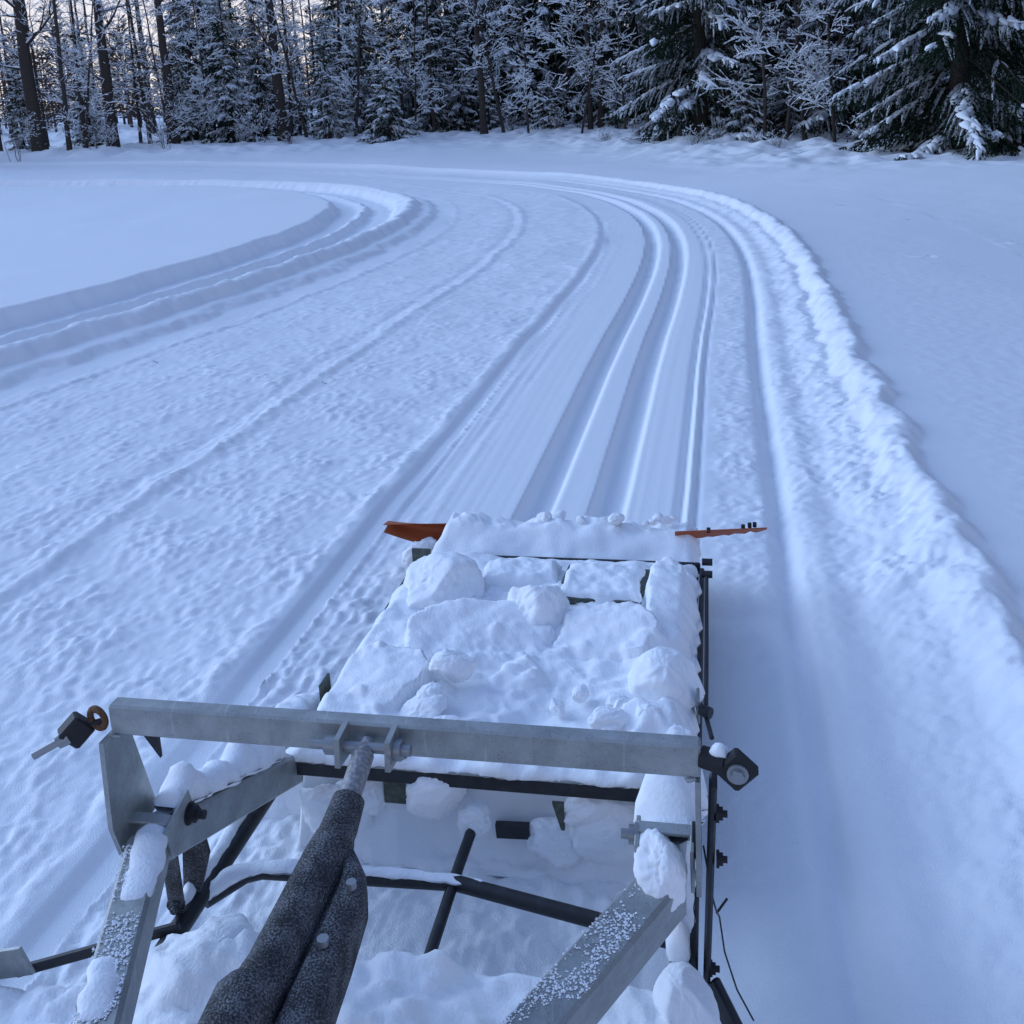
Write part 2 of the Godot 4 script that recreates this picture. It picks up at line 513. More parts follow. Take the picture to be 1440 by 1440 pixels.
var s_zero := 0.0
func make_ground():
	A_pts = spline([Vector2(-1.9, 7.0), Vector2(-1.09, 3.0), Vector2(-0.48, 0.0), Vector2(-0.16, -1.6), Vector2(0.15, -3.1), Vector2(0.33, -3.95), Vector2(0.65, -5.5), Vector2(1.08, -7.35),
		Vector2(1.52, -9.7), Vector2(1.74, -12.0), Vector2(1.66, -14.3), Vector2(1.2, -16.8), Vector2(0.2, -19.4), Vector2(-1.6, -22.2), Vector2(-4.6, -25.2), Vector2(-9.0, -27.8), Vector2(-15.0, -29.6), Vector2(-24.0, -31.0), Vector2(-40.0, -32.5)])
	B_pts = spline([Vector2(-7.0, 5.0), Vector2(-5.2, 0.0), Vector2(-4.1, -3.2), Vector2(-3.1, -6.1), Vector2(-2.52, -7.7), Vector2(-2.1, -9.1), Vector2(-1.75, -10.5), Vector2(-1.45, -12.3), Vector2(-1.38, -14.7), Vector2(-1.75, -17.3), Vector2(-2.9, -20.2), Vector2(-5.2, -22.9), Vector2(-9.0, -25.2), Vector2(-15.0, -27.0), Vector2(-24.0, -28.4), Vector2(-40.0, -29.8)])
	for k in B_pts.size(): B_pts[k] *= 0.925
	A_len = lengths(A_pts); B_len = lengths(B_pts)
	# arc length measured from the foot of the camera
	s_zero = 0.0
	var k0 := near_walk(A_pts, Vector2(-0.397, -0.08), near_full(A_pts, Vector2(-0.397, -0.08)))
	s_zero = along_of(A_pts, A_len, k0, Vector2(-0.397, -0.08))
	var th := PackedFloat32Array()
	var a := -180.0
	while a < 180.0:
		th.append(deg_to_rad(a))
		var w := absf(a)
		a += 0.15 if w < 31.0 else (0.6 if w < 48.0 else (2.0 if w < 90.0 else 6.0))
	th.append(deg_to_rad(180.0))
	var rs := PackedFloat32Array()
	var r := 0.25
	while r < 420.0:
		rs.append(r)
		r *= 1.02 if r < 1.3 else (1.0044 if r < 11.0 else (1.0038 if r < 40.0 else 1.06))
	var c := Vector2(0.0, 0.35)
	var nt := th.size(); var nr := rs.size()
	var v := PackedVector3Array(); v.resize(nt * nr)
	for j in nt:
		var dx := sin(th[j]); var dz := -cos(th[j])
		for k in nr:
			var x := c.x + dx * rs[k]; var z := c.y + dz * rs[k]
			v[j * nr + k] = Vector3(x, snow_h(x, z, k % 10 == 0), z)
	var n := PackedVector3Array(); n.resize(nt * nr)
	for j in nt:
		var jm: int = max(j - 1, 0); var jp: int = min(j + 1, nt - 1)
		for k in nr:
			var km: int = max(k - 1, 0); var kp: int = min(k + 1, nr - 1)
			n[j * nr + k] = ((v[j * nr + kp] - v[j * nr + km]).cross(v[jm * nr + k] - v[jp * nr + k])).normalized()
	for k in nr:
		n[k] = Vector3.UP; n[(nt - 1) * nr + k] = Vector3.UP
	var idx := PackedInt32Array(); idx.resize((nt - 1) * (nr - 1) * 6)
	var o := 0
	for j in nt - 1:
		for k in nr - 1:
			var p := j * nr + k
			idx[o] = p; idx[o + 1] = p + 1; idx[o + 2] = p + nr + 1
			idx[o + 3] = p; idx[o + 4] = p + nr + 1; idx[o + 5] = p + nr
			o += 6
	if n[(nt / 2) * nr + nr / 2].y < 0:
		for k in n.size(): n[k] = -n[k]
	var mb := MB.new()
	mb.v = v; mb.n = n; mb.i = idx
	# the middle of the fan
	var mid := mb.vert(Vector3(c.x, snow_h(c.x, c.y, true), c.y))
	for j in nt - 1:
		mb.i.append(mid); mb.i.append(j * nr); mb.i.append((j + 1) * nr)
	var g := part("ground", mb, M.snow, self)
	g.set_meta("kind", "structure")
	g.set_meta("label", "snow ground with a groomed ski trail curving left")
	print("ground ", nt, "x", nr, " ", Time.get_ticks_msec())

# ------------------------------------------------------------------ trees
func rnd(a: float, b: float) -> float:
	return rng.randf_range(a, b)

# a spruce: trunk, boughs of needles, snow lying on the boughs
func spruce(seed_: int, hh: float, rr: float, y0: float, per_m: float, fine: float, snow: float, trunk_r: float, droop: float, clump := 1.0) -> Node3D:
	rng.seed = seed_
	var root := Node3D.new()
	var tk := MB.new(); var nd := MB.new(); var sn := MB.new(); var bw := MB.new()
	var pts := []; var rad := []
	for k in 9:
		var t := k / 8.0
		pts.append(Vector3(rnd(-0.03, 0.03) * hh * 0.1, hh * t - (0.15 if k == 0 else 0.0), rnd(-0.03, 0.03) * hh * 0.1))
		rad.append(trunk_r * (1.0 - 0.93 * t) * (1.35 if k == 0 else 1.0))
	tk.tube(pts, rad, 10)
	var y := y0
	var az := rnd(0, TAU)
	while y < hh * 0.985:
		var f := (y - y0) / (hh - y0)
		var vis := 1.0 if y < 6.5 else 0.4                 # the crown above is coarser
		var L := (rr * pow(1.0 - f, 0.85) * rnd(0.62, 1.08) + 0.10)
		az += 2.4 + rnd(-0.5, 0.5)
		var out := Vector3(cos(az), 0, sin(az))
		var side := Vector3(-sin(az), 0, cos(az))
		var dr := droop * rnd(0.6, 1.3) * (1.0 - 0.75 * f)
		var rise := lerpf(0.05, 0.7, f * f)
		var b0 := Vector3(0, y, 0)
		var full := rng.randf() < snow
		var laden := rnd(0.6, 1.0) if full else 0.06
		var ax := []
		var ar := []
		var bend := rnd(-0.4, 0.4)
		for k in 7:
			var t := k / 6.0
			var p := b0 + out * (L * t) + side * (bend * L * t * t) + Vector3(0, L * (rise * t - dr * pow(t, 1.5) + 0.16 * dr * pow(t, 4.0)), 0)
			if y0 < 0.6: p.y = maxf(p.y, 0.05 + rnd(0, 0.08))
			ax.append(p); ar.append(lerpf(0.022, 0.004, t) * (0.5 + L * 0.4))
		bw.tube(ax, ar, 4, false)
		var nt: int = max(4, int(L / (0.085 if vis > 0.9 else 0.2) * fine))
		for k in nt:
			var t := 0.14 + 0.86 * (k + rnd(0, 0.8)) / nt
			t = minf(t, 1.0)
			var seg := minf(t * 6.0, 5.999)
			var p: Vector3 = ax[int(seg)].lerp(ax[int(seg) + 1], seg - int(seg))
			var ahead: Vector3 = (ax[int(seg) + 1] - ax[int(seg)]).normalized()
			for sg in [-1.0, 1.0, 0.0]:
				if sg == 0.0 and (k % 2 == 0): continue
				var tl := minf(0.6, (0.42 * L * (1.0 - t) + 0.10) * rnd(0.6, 1.2))
				var td: Vector3
				if sg == 0.0:
					td = (ahead * 0.5 + Vector3(0, -0.9, 0) + side * rnd(-0.5, 0.5)).normalized()   # hanging twig
					tl = minf(tl, 0.22)
				else:
					td = (ahead * rnd(0.4, 1.2) + side * sg * rnd(0.4, 1.1) + Vector3(0, rnd(-0.8, 0.1), 0)).normalized()
				var hang := tl * rnd(0.3, 0.9)
				var m: int = max(2, int(tl / (0.045 if vis > 0.9 else 0.13) * fine))
				for j in m:
					var tt := (j + rnd(0, 1)) / m
					var np := p + td * (tl * tt) + Vector3(0, -hang * tt * tt, 0)
					var nn := (td + Vector3(rnd(-0.7, 0.7), rnd(-0.75, 0.35), rnd(-0.7, 0.7))).normalized()
					var sdv := nn.cross(Vector3(rnd(-1, 1), rnd(-1, 1), rnd(-1, 1))).normalized()
					if vis > 0.9: nd.needle(np, nn, rnd(0.07, 0.15), rnd(0.010, 0.020), sdv)
					else: nd.needle(np, nn, rnd(0.2, 0.36), rnd(0.04, 0.075), sdv)
				if sg != 0.0 and rng.randf() < laden * 0.75:
					var s0 := rnd(0.0, 0.12)
					var sl := tl * rnd(0.4, 0.85)
					var wv := clump * rnd(0.024, 0.05) * (1.0 if vis > 0.9 else 2.0) * 1.0
					sn.pillow(p + td * tl * s0 + Vector3(0, 0.012 - hang * s0 * s0, 0), td, sl, wv, wv * rnd(0.5, 0.9), hang * 0.9)
			if t < 0.98 and t > 0.3 and rng.randf() < (laden if full else 0.12):
				var wv2 := clampf(0.34 * (0.42 * L * (1.0 - t) + 0.10), 0.035, 0.13) * rnd(0.55, 1.15) * clump * (1.0 if vis > 0.9 else 1.4)
				sn.pillow(p + Vector3(0, 0.012, 0) + side * rnd(-0.10, 0.10), (ahead + side * rnd(-1.1, 1.1) + Vector3(0, rnd(-0.3, 0.0), 0)).normalized(), rnd(0.12, 0.30), wv2, minf(0.06, wv2 * rnd(0.4, 0.7)), rnd(0.02, 0.07))
		y += rnd(0.7, 1.3) / (per_m * vis)
	part("trunk", tk, M.bark, root)
	part("bough", bw, M.twig, root).set_meta("kind", "stuff")
	part("crown", nd, M.needles, root)
	part("snow_cover", sn, M.treesnow, root).set_meta("kind", "stuff")
	return root

# a leafless tree: trunk and limbs, fine twigs, snow lying on limbs
func grow(tw: MB, sn: MB, p: Vector3, d: Vector3, l: float, r: float, level: int, spread: float, snow: float):
	var m := 5 if level < 2 else 4
	var pts := [p]; var rad := [r]
	var dd := d
	for k in m:
		dd = (dd + Vector3(rnd(-0.22, 0.22), rnd(-0.12, 0.2), rnd(-0.22, 0.22))).normalized()
		pts.append(pts[-1] + dd * (l / m)); rad.append(r * (1.0 - 0.8 * (k + 1.0) / m))
	tw.tube(pts, rad, 5 if level < 2 else 3, false)
	for k in m:
		var a: Vector3 = pts[k]; var b: Vector3 = pts[k + 1]
		var e := b - a
		if absf(e.normalized().y) < 0.82 and rng.randf() < snow:
			var w: float = maxf(rime, rad[k] * 0.95)
			sn.pillow(a + Vector3(0, rad[k] * 0.7, 0), e.normalized(), e.length() * rnd(0.7, 1.1), w, w * rnd(1.0, 1.7), 0.0)
	if level >= 4 or l < 0.22: return
	var nb: int = [5, 5, 4, 3][level - 1] if level >= 1 else 6
	for k in nb:
		var t := rnd(0.25, 1.0)
		var seg: int = min(int(t * m), m - 1)
		var q: Vector3 = pts[seg].lerp(pts[seg + 1], t * m - seg)
		var perp := dd.cross(Vector3(rnd(-1, 1), rnd(-1, 1), rnd(-1, 1))).normalized()
		var nd := (dd * rnd(0.5, 1.0) + perp * spread + Vector3(0, rnd(-0.1, 0.25), 0)).normalized()
		grow(tw, sn, q, nd, l * rnd(0.42, 0.7), maxf(0.0035, rad[seg] * rnd(0.4, 0.6)), level + 1, spread, snow)

var rime := 0.011
func bare_tree(seed_: int, hh: float, r: float, y0: float, limbs: int, lean: float, snow: float) -> Node3D:
	rng.seed = seed_
	var root := Node3D.new()
	var tk := MB.new(); var tw := MB.new(); var sn := MB.new()
	var pts := []; var rad := []
	var p := Vector3(0, -0.2, 0)
	var ld := rnd(0, TAU)
	var off := Vector2.ZERO
	for k in 15:
		var t := k / 14.0
		off += Vector2(rnd(-1, 1), rnd(-1, 1)) * 0.014 * hh * 0.25
		pts.append(Vector3(cos(ld) * lean * hh * t + off.x, hh * t - (0.2 if k == 0 else 0.0), sin(ld) * lean * hh * t + off.y))
		rad.append(r * (1.0 - 0.85 * t) * (1.3 if k == 0 else 1.0))
	tk.tube(pts, rad, 12)
	for k in limbs:
		var t := y0 / hh + (1.0 - y0 / hh) * (k + rnd(0, 0.9)) / limbs
		t = minf(t, 0.98)
		if k >= 12 and t * hh > 7.0 and k % 2 == 1: continue
		var seg := int(t * 14)
		var q: Vector3 = pts[seg].lerp(pts[min(seg + 1, 14)], t * 14 - seg)
		var a := rnd(0, TAU)
		var d := Vector3(cos(a), rnd(0.0, 0.9), sin(a)).normalized()
		grow(tw, sn, q, d, lerpf(2.0, 1.0, t) * rnd(0.6, 1.15) * (hh / 12.0), maxf(0.012, rad[seg] * rnd(0.2, 0.42)), 2 if t * hh < 7.0 else 3, 0.75, snow)
	# snow blown onto the bark
	part("trunk", tk, M.bark, root)
	part("crown", tw, M.twig, root)
	part("snow_cover", sn, M.treesnow, root).set_meta("kind", "stuff")
	return root

func shrub(seed_: int, hh: float, stems: int, snow: float) -> Node3D:
	rng.seed = seed_
	var root := Node3D.new()
	var tw := MB.new(); var sn := MB.new()
	for k in stems:
		var a := rnd(0, TAU)
		var d := Vector3(cos(a) * rnd(0.05, 0.5), 1.0, sin(a) * rnd(0.05, 0.5)).normalized()
		grow(tw, sn, Vector3(rnd(-0.25, 0.25) * hh * 0.4, -0.1, rnd(-0.25, 0.25) * hh * 0.4), d, hh * rnd(0.6, 1.0), rnd(0.008, 0.018) * (0.5 + hh * 0.3), 1 if stems < 6 else 2, 0.6, snow)
	part("stem", tw, M.twig, root).set_meta("kind", "stuff")
	part("snow_cover", sn, M.treesnow, root).set_meta("kind", "stuff")
	return root

func put(src: Node3D, called: String, label: String, category: String, group: String, at: Vector3, turn: float, size: float, tilt := 0.0) -> Node3D:
	var o: Node3D = src.duplicate()
	o.name = numbered(called)
	add_child(o)
	o.position = at
	o.rotation = Vector3(tilt, turn, tilt * 0.5)
	o.scale = Vector3.ONE * size
	o.set_meta("label", label); o.set_meta("category", category)
	if group: o.set_meta("group", group)
	return o

func make_forest():
	var bigA := spruce(11, 14.0, 2.7, 0.25, 15.0, 1.25, 0.66, 0.19, 0.58, 1.05)
	var bigB := spruce(12, 15.0, 2.5, 0.35, 13.0, 1.2, 0.62, 0.18, 0.52, 1.15)
	var midC := spruce(13, 7.5, 1.5, 0.2, 15.0, 1.15, 0.55, 0.09, 0.46, 1.3)
	var midD := spruce(14, 6.0, 1.25, 0.25, 14.0, 1.15, 0.65, 0.08, 0.42, 1.3)
	var smallE := spruce(15, 2.2, 0.85, 0.1, 24.0, 1.2, 0.8, 0.035, 0.42, 1.2)
	var tallG := spruce(17, 15.0, 1.9, 1.6, 8.0, 0.8, 0.45, 0.15, 0.3, 1.2)
	print("spruces ", Time.get_ticks_msec(), " tris ", [bigA, bigB, midC, midD, smallE, tallG].map(func(t): return t.get_children().map(func(c): return c.mesh.get_faces().size() / 3)))
	var oakA := bare_tree(31, 14.0, 0.24, 2.6, 24, 0.01, 0.8)
	var oakB := bare_tree(32, 13.0, 0.19, 2.0, 22, 0.015, 0.8)
	var thinC := bare_tree(33, 9.0, 0.075, 1.2, 20, 0.04, 0.75)
	var thinD := bare_tree(34, 8.0, 0.055, 0.8, 20, 0.05, 0.75)
	var archE := bare_tree(35, 7.0, 0.06, 0.9, 18, 0.22, 0.9)
	rime = 0.02
	var iceF := bare_tree(36, 8.0, 0.06, 0.8, 24, 0.16, 0.95)
	var iceH := bare_tree(37, 7.0, 0.05, 0.7, 22, 0.10, 0.95)
	rime = 0.011
	var shA := shrub(41, 1.5, 5, 0.45)
	var shB := shrub(42, 2.4, 4, 0.4)
	var shC := shrub(43, 0.7, 9, 0.55)
	print("bare ", Time.get_ticks_msec(), " tris ", [oakA, oakB, thinC, thinD, archE, shA, shB, shC].map(func(t): return t.get_children().map(func(c): return c.mesh.get_faces().size() / 3)))

	# ---- spruces one can single out
	put(bigA, "spruce_tree", "large spruce whose snow-laden lower boughs hang over the open snow", "spruce", "", spot(1348, 21.5), 0.4, 1.0)
	put(bigB, "spruce_tree", "broad dark spruce whose boughs reach the snow beside the outer trail bank", "spruce", "", spot(985, 27.5), 2.0, 1.0)
	put(smallE, "young_spruce", "low bushy young spruce covered in snow at the foot of the forest", "spruce", "", spot(548, 32.5), 1.0, 1.0)
	put(midD, "young_spruce", "slender snowy young spruce beside the low bushy one", "spruce", "", spot(466, 34.0), 0.3, 0.62)
	put(midC, "young_spruce", "mid-sized spruce with drooping snowy boughs beside the thick dark trunk", "spruce", "", spot(330, 36.0), 2.2, 0.8)
	put(smallE, "young_spruce", "tiny snow-capped spruce under the dark spruces by a leaning stem", "spruce", "", spot(772, 33.5), 3.0, 0.72)
	put(smallE, "young_spruce", "small snowy spruce growing under the arching bare trees", "spruce", "", spot(1045, 26.5), 4.2, 0.85)
	put(bigA, "spruce_tree", "tall spruce standing behind the arching bare trees", "spruce", "", spot(1195, 27.5), 3.6, 0.9)
	# ---- spruces that stand behind one another as a dark wall
	var wall := "dark snow-dusted spruce standing within the forest edge"
	var k := 0
	for a in [[1490, 24.0, 1.0], [1600, 27.0, 1.1], [1430, 29.0, 1.0], [1290, 31.0, 1.0], [1085, 31.0, 1.05], [895, 34.5, 1.0], [820, 37.0, 0.95], [760, 37.5, 1.05], [705, 40.0, 1.0], [1020, 36.0, 1.0], [1150, 35.0, 1.0], [950, 38.0, 1.0], [1720, 29.0, 1.0], [590, 39.5, 0.9], [300, 41.0, 0.85], [500, 43.0, 0.85], [640, 44.0, 1.0]]:
		put([bigA, bigB, bigB, bigA][k % 4], "spruce_tree", wall, "spruce", "spruces within the forest edge", spot(a[0], a[1]), k * 1.7, a[2])
		k += 1
	var young := "young spruce with snow on its thin boughs among bare trunks"
	for a in [[35, 39.0, 0.5], [130, 40.0, 0.55], [262, 37.0, 0.6], [-60, 39.0, 0.6], [-160, 38.0, 0.7], [375, 38.5, 0.7], [425, 38.0, 0.6], [515, 37.0, 0.75], [610, 36.0, 0.75], [650, 36.5, 0.6], [690, 35.0, 0.4], [735, 36.0, 0.6], [870, 32.0, 0.4], [1110, 27.5, 0.45], [-260, 40.0, 0.8]]:
		put([midC, midD][k % 2], "young_spruce", young, "spruce", "young spruces among the trunks", spot(a[0], a[1]), k * 2.3, a[2])
		k += 1
	var back := "spruce deep in the forest behind other trees"
	rng.seed = 77
	for j in 46:
		var u := -420.0 + j * 48.0 + rnd(-20, 20)
		if u < 300.0: continue
		if u < 720.0 and j % 2 == 0: continue
		put(tallG, "spruce_tree", back, "spruce", "spruces deep in the forest", spot(u, rnd(44, 60)), rnd(0, TAU), rnd(0.8, 1.15))
	# ---- bare trunks
	var lt := "bare trees"
	put(oakA, "bare_tree", "thick dark trunk leaning slightly at the far end of the forest edge", "tree", "", spot(55, 37.0), 0.2, 0.95)
	put(oakA, "bare_tree", "thick straight trunk with a snowy limb forking off it", "tree", "", spot(161, 36.5), 1.9, 0.8)
	put(oakB, "bare_tree", "medium trunk rising from small snowy spruces with a thin leaning stem", "tree", "", spot(246, 36.0), 4.0, 0.85)
	put(oakA, "bare_tree", "thick straight dark trunk beside the mid-sized drooping spruce", "tree", "", spot(400, 35.5), 5.0, 0.8)
	put(oakB, "bare_tree", "thin straight trunk in front of the bright gap in the forest", "tree", "", spot(682, 33.5), 2.6, 0.6)
	for a in [[832, 33.0, 0.9], [846, 33.2, 1.1], [858, 33.6, 0.85]]:
		put(thinC, "bare_tree", "one of three slim stems rising close together before dark spruces", "tree", "three slim stems close together", spot(a[0], a[1]), a[0], a[2] * 1.2)
	put(archE, "bare_tree", "slender bare tree arching over towards the trail with snow along it", "tree", "", spot(1148, 26.2), 2.9, 0.95)
	put(archE, "bare_tree", "slim bare tree bowing low over the small snowy spruce", "tree", "", spot(1152, 26.6), 4.1, 0.8)
	put(thinC, "bare_tree", "upright bare stem rising from the foot of the arching trees", "tree", "", spot(1158, 26.4), 1.0, 1.1)
	put(archE, "bare_tree", "curved snowy stem leaning in front of dark spruces", "tree", "", spot(818, 31.5), 3.3, 0.62)
	put(thinD, "bare_tree", "thin stem leaning against the medium trunk", "tree", "", spot(240, 35.6), 0.7, 0.8, 0.16)
	rng.seed = 91
	for j in 52:
		var u := -330.0 + j * 23.0 + rnd(-15, 15)
		if u > 480.0 and j % 2 == 0: continue
		put([thinC, thinD][j % 2], "bare_tree", "slim bare tree with snowy twigs in the forest edge", "tree", "slim bare trees", spot(u, rnd(35.0, 44.0)), rnd(0, TAU), rnd(0.75, 1.25))
	for j in 17:
		var u := -400.0 + j * 68.0 + rnd(-20, 20)
		put([oakB, oakA][j % 2], "bare_tree", "bare tree deep in the forest against the pale sky", "tree", "bare trees deep in the forest", spot(u, rnd(45.0, 62.0)), rnd(0, TAU), rnd(0.55, 0.8))
	k = 0
	for a in [[712, 33.5, 0.9], [745, 32.0, 0.7], [790, 33.0, 1.0], [880, 31.0, 0.75], [1075, 25.8, 0.75], [1105, 25.2, 0.9], [1135, 25.5, 1.0], [1175, 25.0, 0.8], [500, 34.5, 0.9], [585, 34.0, 0.8], [435, 35.0, 0.9], [300, 36.0, 0.9], [120, 36.0, 0.8]]:
		put([iceF, iceH][k % 2], "bare_tree", "leaning slender bare tree with every branch thickly rimed in snow", "tree", "rimed bare trees before the spruces", spot(a[0], a[1]), 1.1 + k * 1.9, a[2])
		k += 1
	# the forest goes on along the outer side of the field
	for a in [[42.0, 17.0], [46.0, 15.0], [50.0, 14.0], [56.0, 13.5], [63.0, 13.0], [70.0, 13.0], [78.0, 12.5], [87.0, 12.5], [50.0, 19.0], [60.0, 18.0], [74.0, 17.0]]:
		var an := deg_to_rad(a[0])
		var fp := Vector3(sin(an) * a[1], 0, -cos(an) * a[1])
		fp.y = snow_h(fp.x, fp.z, true) - 0.1
		put([bigB, bigA][k % 2], "spruce_tree", "snowy spruce in the forest along the outer side of the field", "spruce", "spruces along the outer side of the field", fp, k * 1.3, 1.0)
		k += 1
	# ---- undergrowth
	for j in 34:
		var u := -300.0 + j * 52.0 + rnd(-22, 22)
		var p := spot(u, 30.0)
		var er := edge_r(p.x, p.z)
		var right := u > 600.0
		put(shC if right else [shA, shB, shC, shA, shC][j % 5], "snowy_shrub", "leafless shrub carrying snow at the edge of the forest", "shrub", "shrubs along the forest edge", spot(u, er + rnd(2.5, 7.0)), rnd(0, TAU), rnd(0.6, 1.0) if right else rnd(0.55, 0.95))
	# ---- far wood, one mass
	var mm := MultiMesh.new()
	mm.transform_format = MultiMesh.TRANSFORM_3D
	var fb := MB.new()
	rng.seed = 5
	fb.tube([Vector3(0, -0.5, 0), Vector3(0, 8, 0)], [0.14, 0.03], 5)
	for j in 260:
		var y := rnd(0.8, 8.0)
		var a := rnd(0, TAU)
		var d := Vector3(cos(a), rnd(-0.1, 0.9), sin(a)).normalized()
		fb.needle(Vector3(0, y, 0) + d * rnd(0, 0.5), d, rnd(0.8, 2.0) * (1.0 - y / 12.0), rnd(0.03, 0.10), d.cross(Vector3(rnd(-1, 1), rnd(-1, 1), rnd(-1, 1))).normalized())
	mm.mesh = fb.mesh()
	mm.instance_count = 420
	for j in 420:
		var u := -700.0 + j * 6.6 + rnd(-10, 10)
		var p := spot(u, rnd(72.0, 125.0))
		mm.set_instance_transform(j, Transform3D(Basis(Vector3.UP, rnd(0, TAU)).scaled(Vector3.ONE * rnd(0.55, 1.0)), p))
	var fw := MultiMeshInstance3D.new()
	fw.name = "distant_wood"
	fw.multimesh = mm
	fw.material_override = M.farwood
	add_child(fw)
	fw.set_meta("kind", "stuff"); fw.set_meta("label", "far brown wood seen between the trunks"); fw.set_meta("category", "wood")
	# ---- odds and ends lying on the snow
	rng.seed = 62
	for a in [[-2.0, -5.6], [-0.95, -4.98]]:
		var tb := MB.new()
		var p := Vector3(a[0], snow_h(a[0], a[1], true) + 0.003, a[1])
		var d := Vector3(rnd(-1, 1), 0.25, rnd(-1, 1)).normalized()
		tb.tube([p - d * 0.015, p + d * 0.008, p + d * 0.022 + Vector3(0.006, 0.004, 0)], [0.0015, 0.0015, 0.001], 5)
		single("fallen_twig", tb, M.twig, "tiny dark twig lying on the rough snow of the trail", "twig", "twigs on the trail")
	for a in [[3.55, -9.2], [3.25, -8.3], [3.42, -8.35], [4.6, -9.4], [4.75, -8.2], [4.25, -11.0], [3.9, -12.3]]:
		var cl := MB.new()
		var p := Vector3(a[0], snow_h(a[0], a[1], true) - 0.01, a[1])
		for kk in 3:
			cl.pillow(p + Vector3(rnd(-0.05, 0.05), 0, rnd(-0.04, 0.04)), Vector3(rnd(-1, 1), 0, rnd(-0.3, 0.3)).normalized(), rnd(0.05, 0.14), rnd(0.015, 0.03), rnd(0.015, 0.03), 0.0)
		single("snow_clod", cl, M.lump, "small clod of snow lying on the untouched field outside the bank", "snow clod", "snow clods on the outer field")
	print("forest ", Time.get_ticks_msec())

# ------------------------------------------------------------------ snow shapes
func soft_chunk(half: Vector3, seed_: int, planes: int, rough: float, flat_top := false) -> MB:
	# a broken lump of packed snow: rounded polyhedron with a crumbly skin, centred at the origin
	rng.seed = seed_
	var ns := []
	for k in planes:
		var q := Vector3(rnd(-1, 1), rnd(-0.7, 1.0), rnd(-1, 1)).normalized()
		ns.append([q, rnd(0.62, 0.92)])
	if flat_top: ns.append([Vector3(rnd(-0.12, 0.12), 1, rnd(-0.12, 0.12)).normalized(), 0.62])
	var mb := MB.new()
	var nu := 41; var nv := 72
	for a in nu:
		var ph := PI * a / (nu - 1.0)
		for b in nv:
			var t := TAU * b / (nv - 1.0)
			var d := Vector3(sin(ph) * cos(t), cos(ph), sin(ph) * sin(t))
			var r := 1.0
			for q in ns:
				var c: float = d.dot(q[0])
				if c > 0.05:
					var e: float = q[1] / c
					var hd: float = clampf(0.5 + (r - e) / 0.09, 0, 1)
					r = lerpf(r, e, hd) - 0.022 * hd * (1.0 - hd)
			r += rough * (0.16 * nz.get_noise_3d(d.x * 60.0 + seed_ * 9.0, d.y * 60.0, d.z * 60.0) + 0.10 * nz2.get_noise_3d(d.x * 150.0, d.y * 150.0 + seed_, d.z * 150.0) + 0.04 * nz.get_noise_3d(d.x * 480.0, d.y * 480.0 + seed_, d.z * 480.0))
			mb.vert(Vector3(d.x * half.x, d.y * half.y, d.z * half.z) * r)
	mb.grid(nu, nv, 0, true)
	mb.smooth()
	# the seam
	for a in nu:
		var s := (mb.n[a * nv] + mb.n[a * nv + nv - 1]).normalized()
		mb.n[a * nv] = s; mb.n[a * nv + nv - 1] = s
	for b in nv:
		mb.n[b] = Vector3.UP; mb.n[(nu - 1) * nv + b] = Vector3.DOWN
	return mb

func heap(x0: float, x1: float, z0: float, z1: float, step: float, under: float, top: Callable) -> MB:
	# snow lying on a flat thing: a height field closed by its own sides and base
	var nx := int((x1 - x0) / step) + 1
	var nzz := int((z1 - z0) / step) + 1
	var mb := MB.new()
	for a in nx:
		for b in nzz:
			var x := lerpf(x0, x1, a / (nx - 1.0)); var z := lerpf(z0, z1, b / (nzz - 1.0))
			var edge := a == 0 or b == 0 or a == nx - 1 or b == nzz - 1
			# edges wander a little
			var wx := 0.0; var wz := 0.0
			var ex := minf(x - x0, x1 - x); var ez := minf(z - z0, z1 - z)
			var k := exp(-minf(ex, ez) * 30.0)
			wx = 0.018 * k * nz.get_noise_2d(z * 420.0, x * 90.0 + 7.0)
			wz = 0.018 * k * nz.get_noise_2d(x * 420.0 + 50.0, z * 90.0)
			mb.vert(Vector3(x + wx, under if edge else maxf(under, top.call(x, z)), z + wz))
	mb.grid(nx, nzz, 0, true)
	mb.smooth()
	mb.face([Vector3(x0, under, z0), Vector3(x1, under, z0), Vector3(x1, under, z1), Vector3(x0, under, z1)], Vector3.DOWN)
	return mb

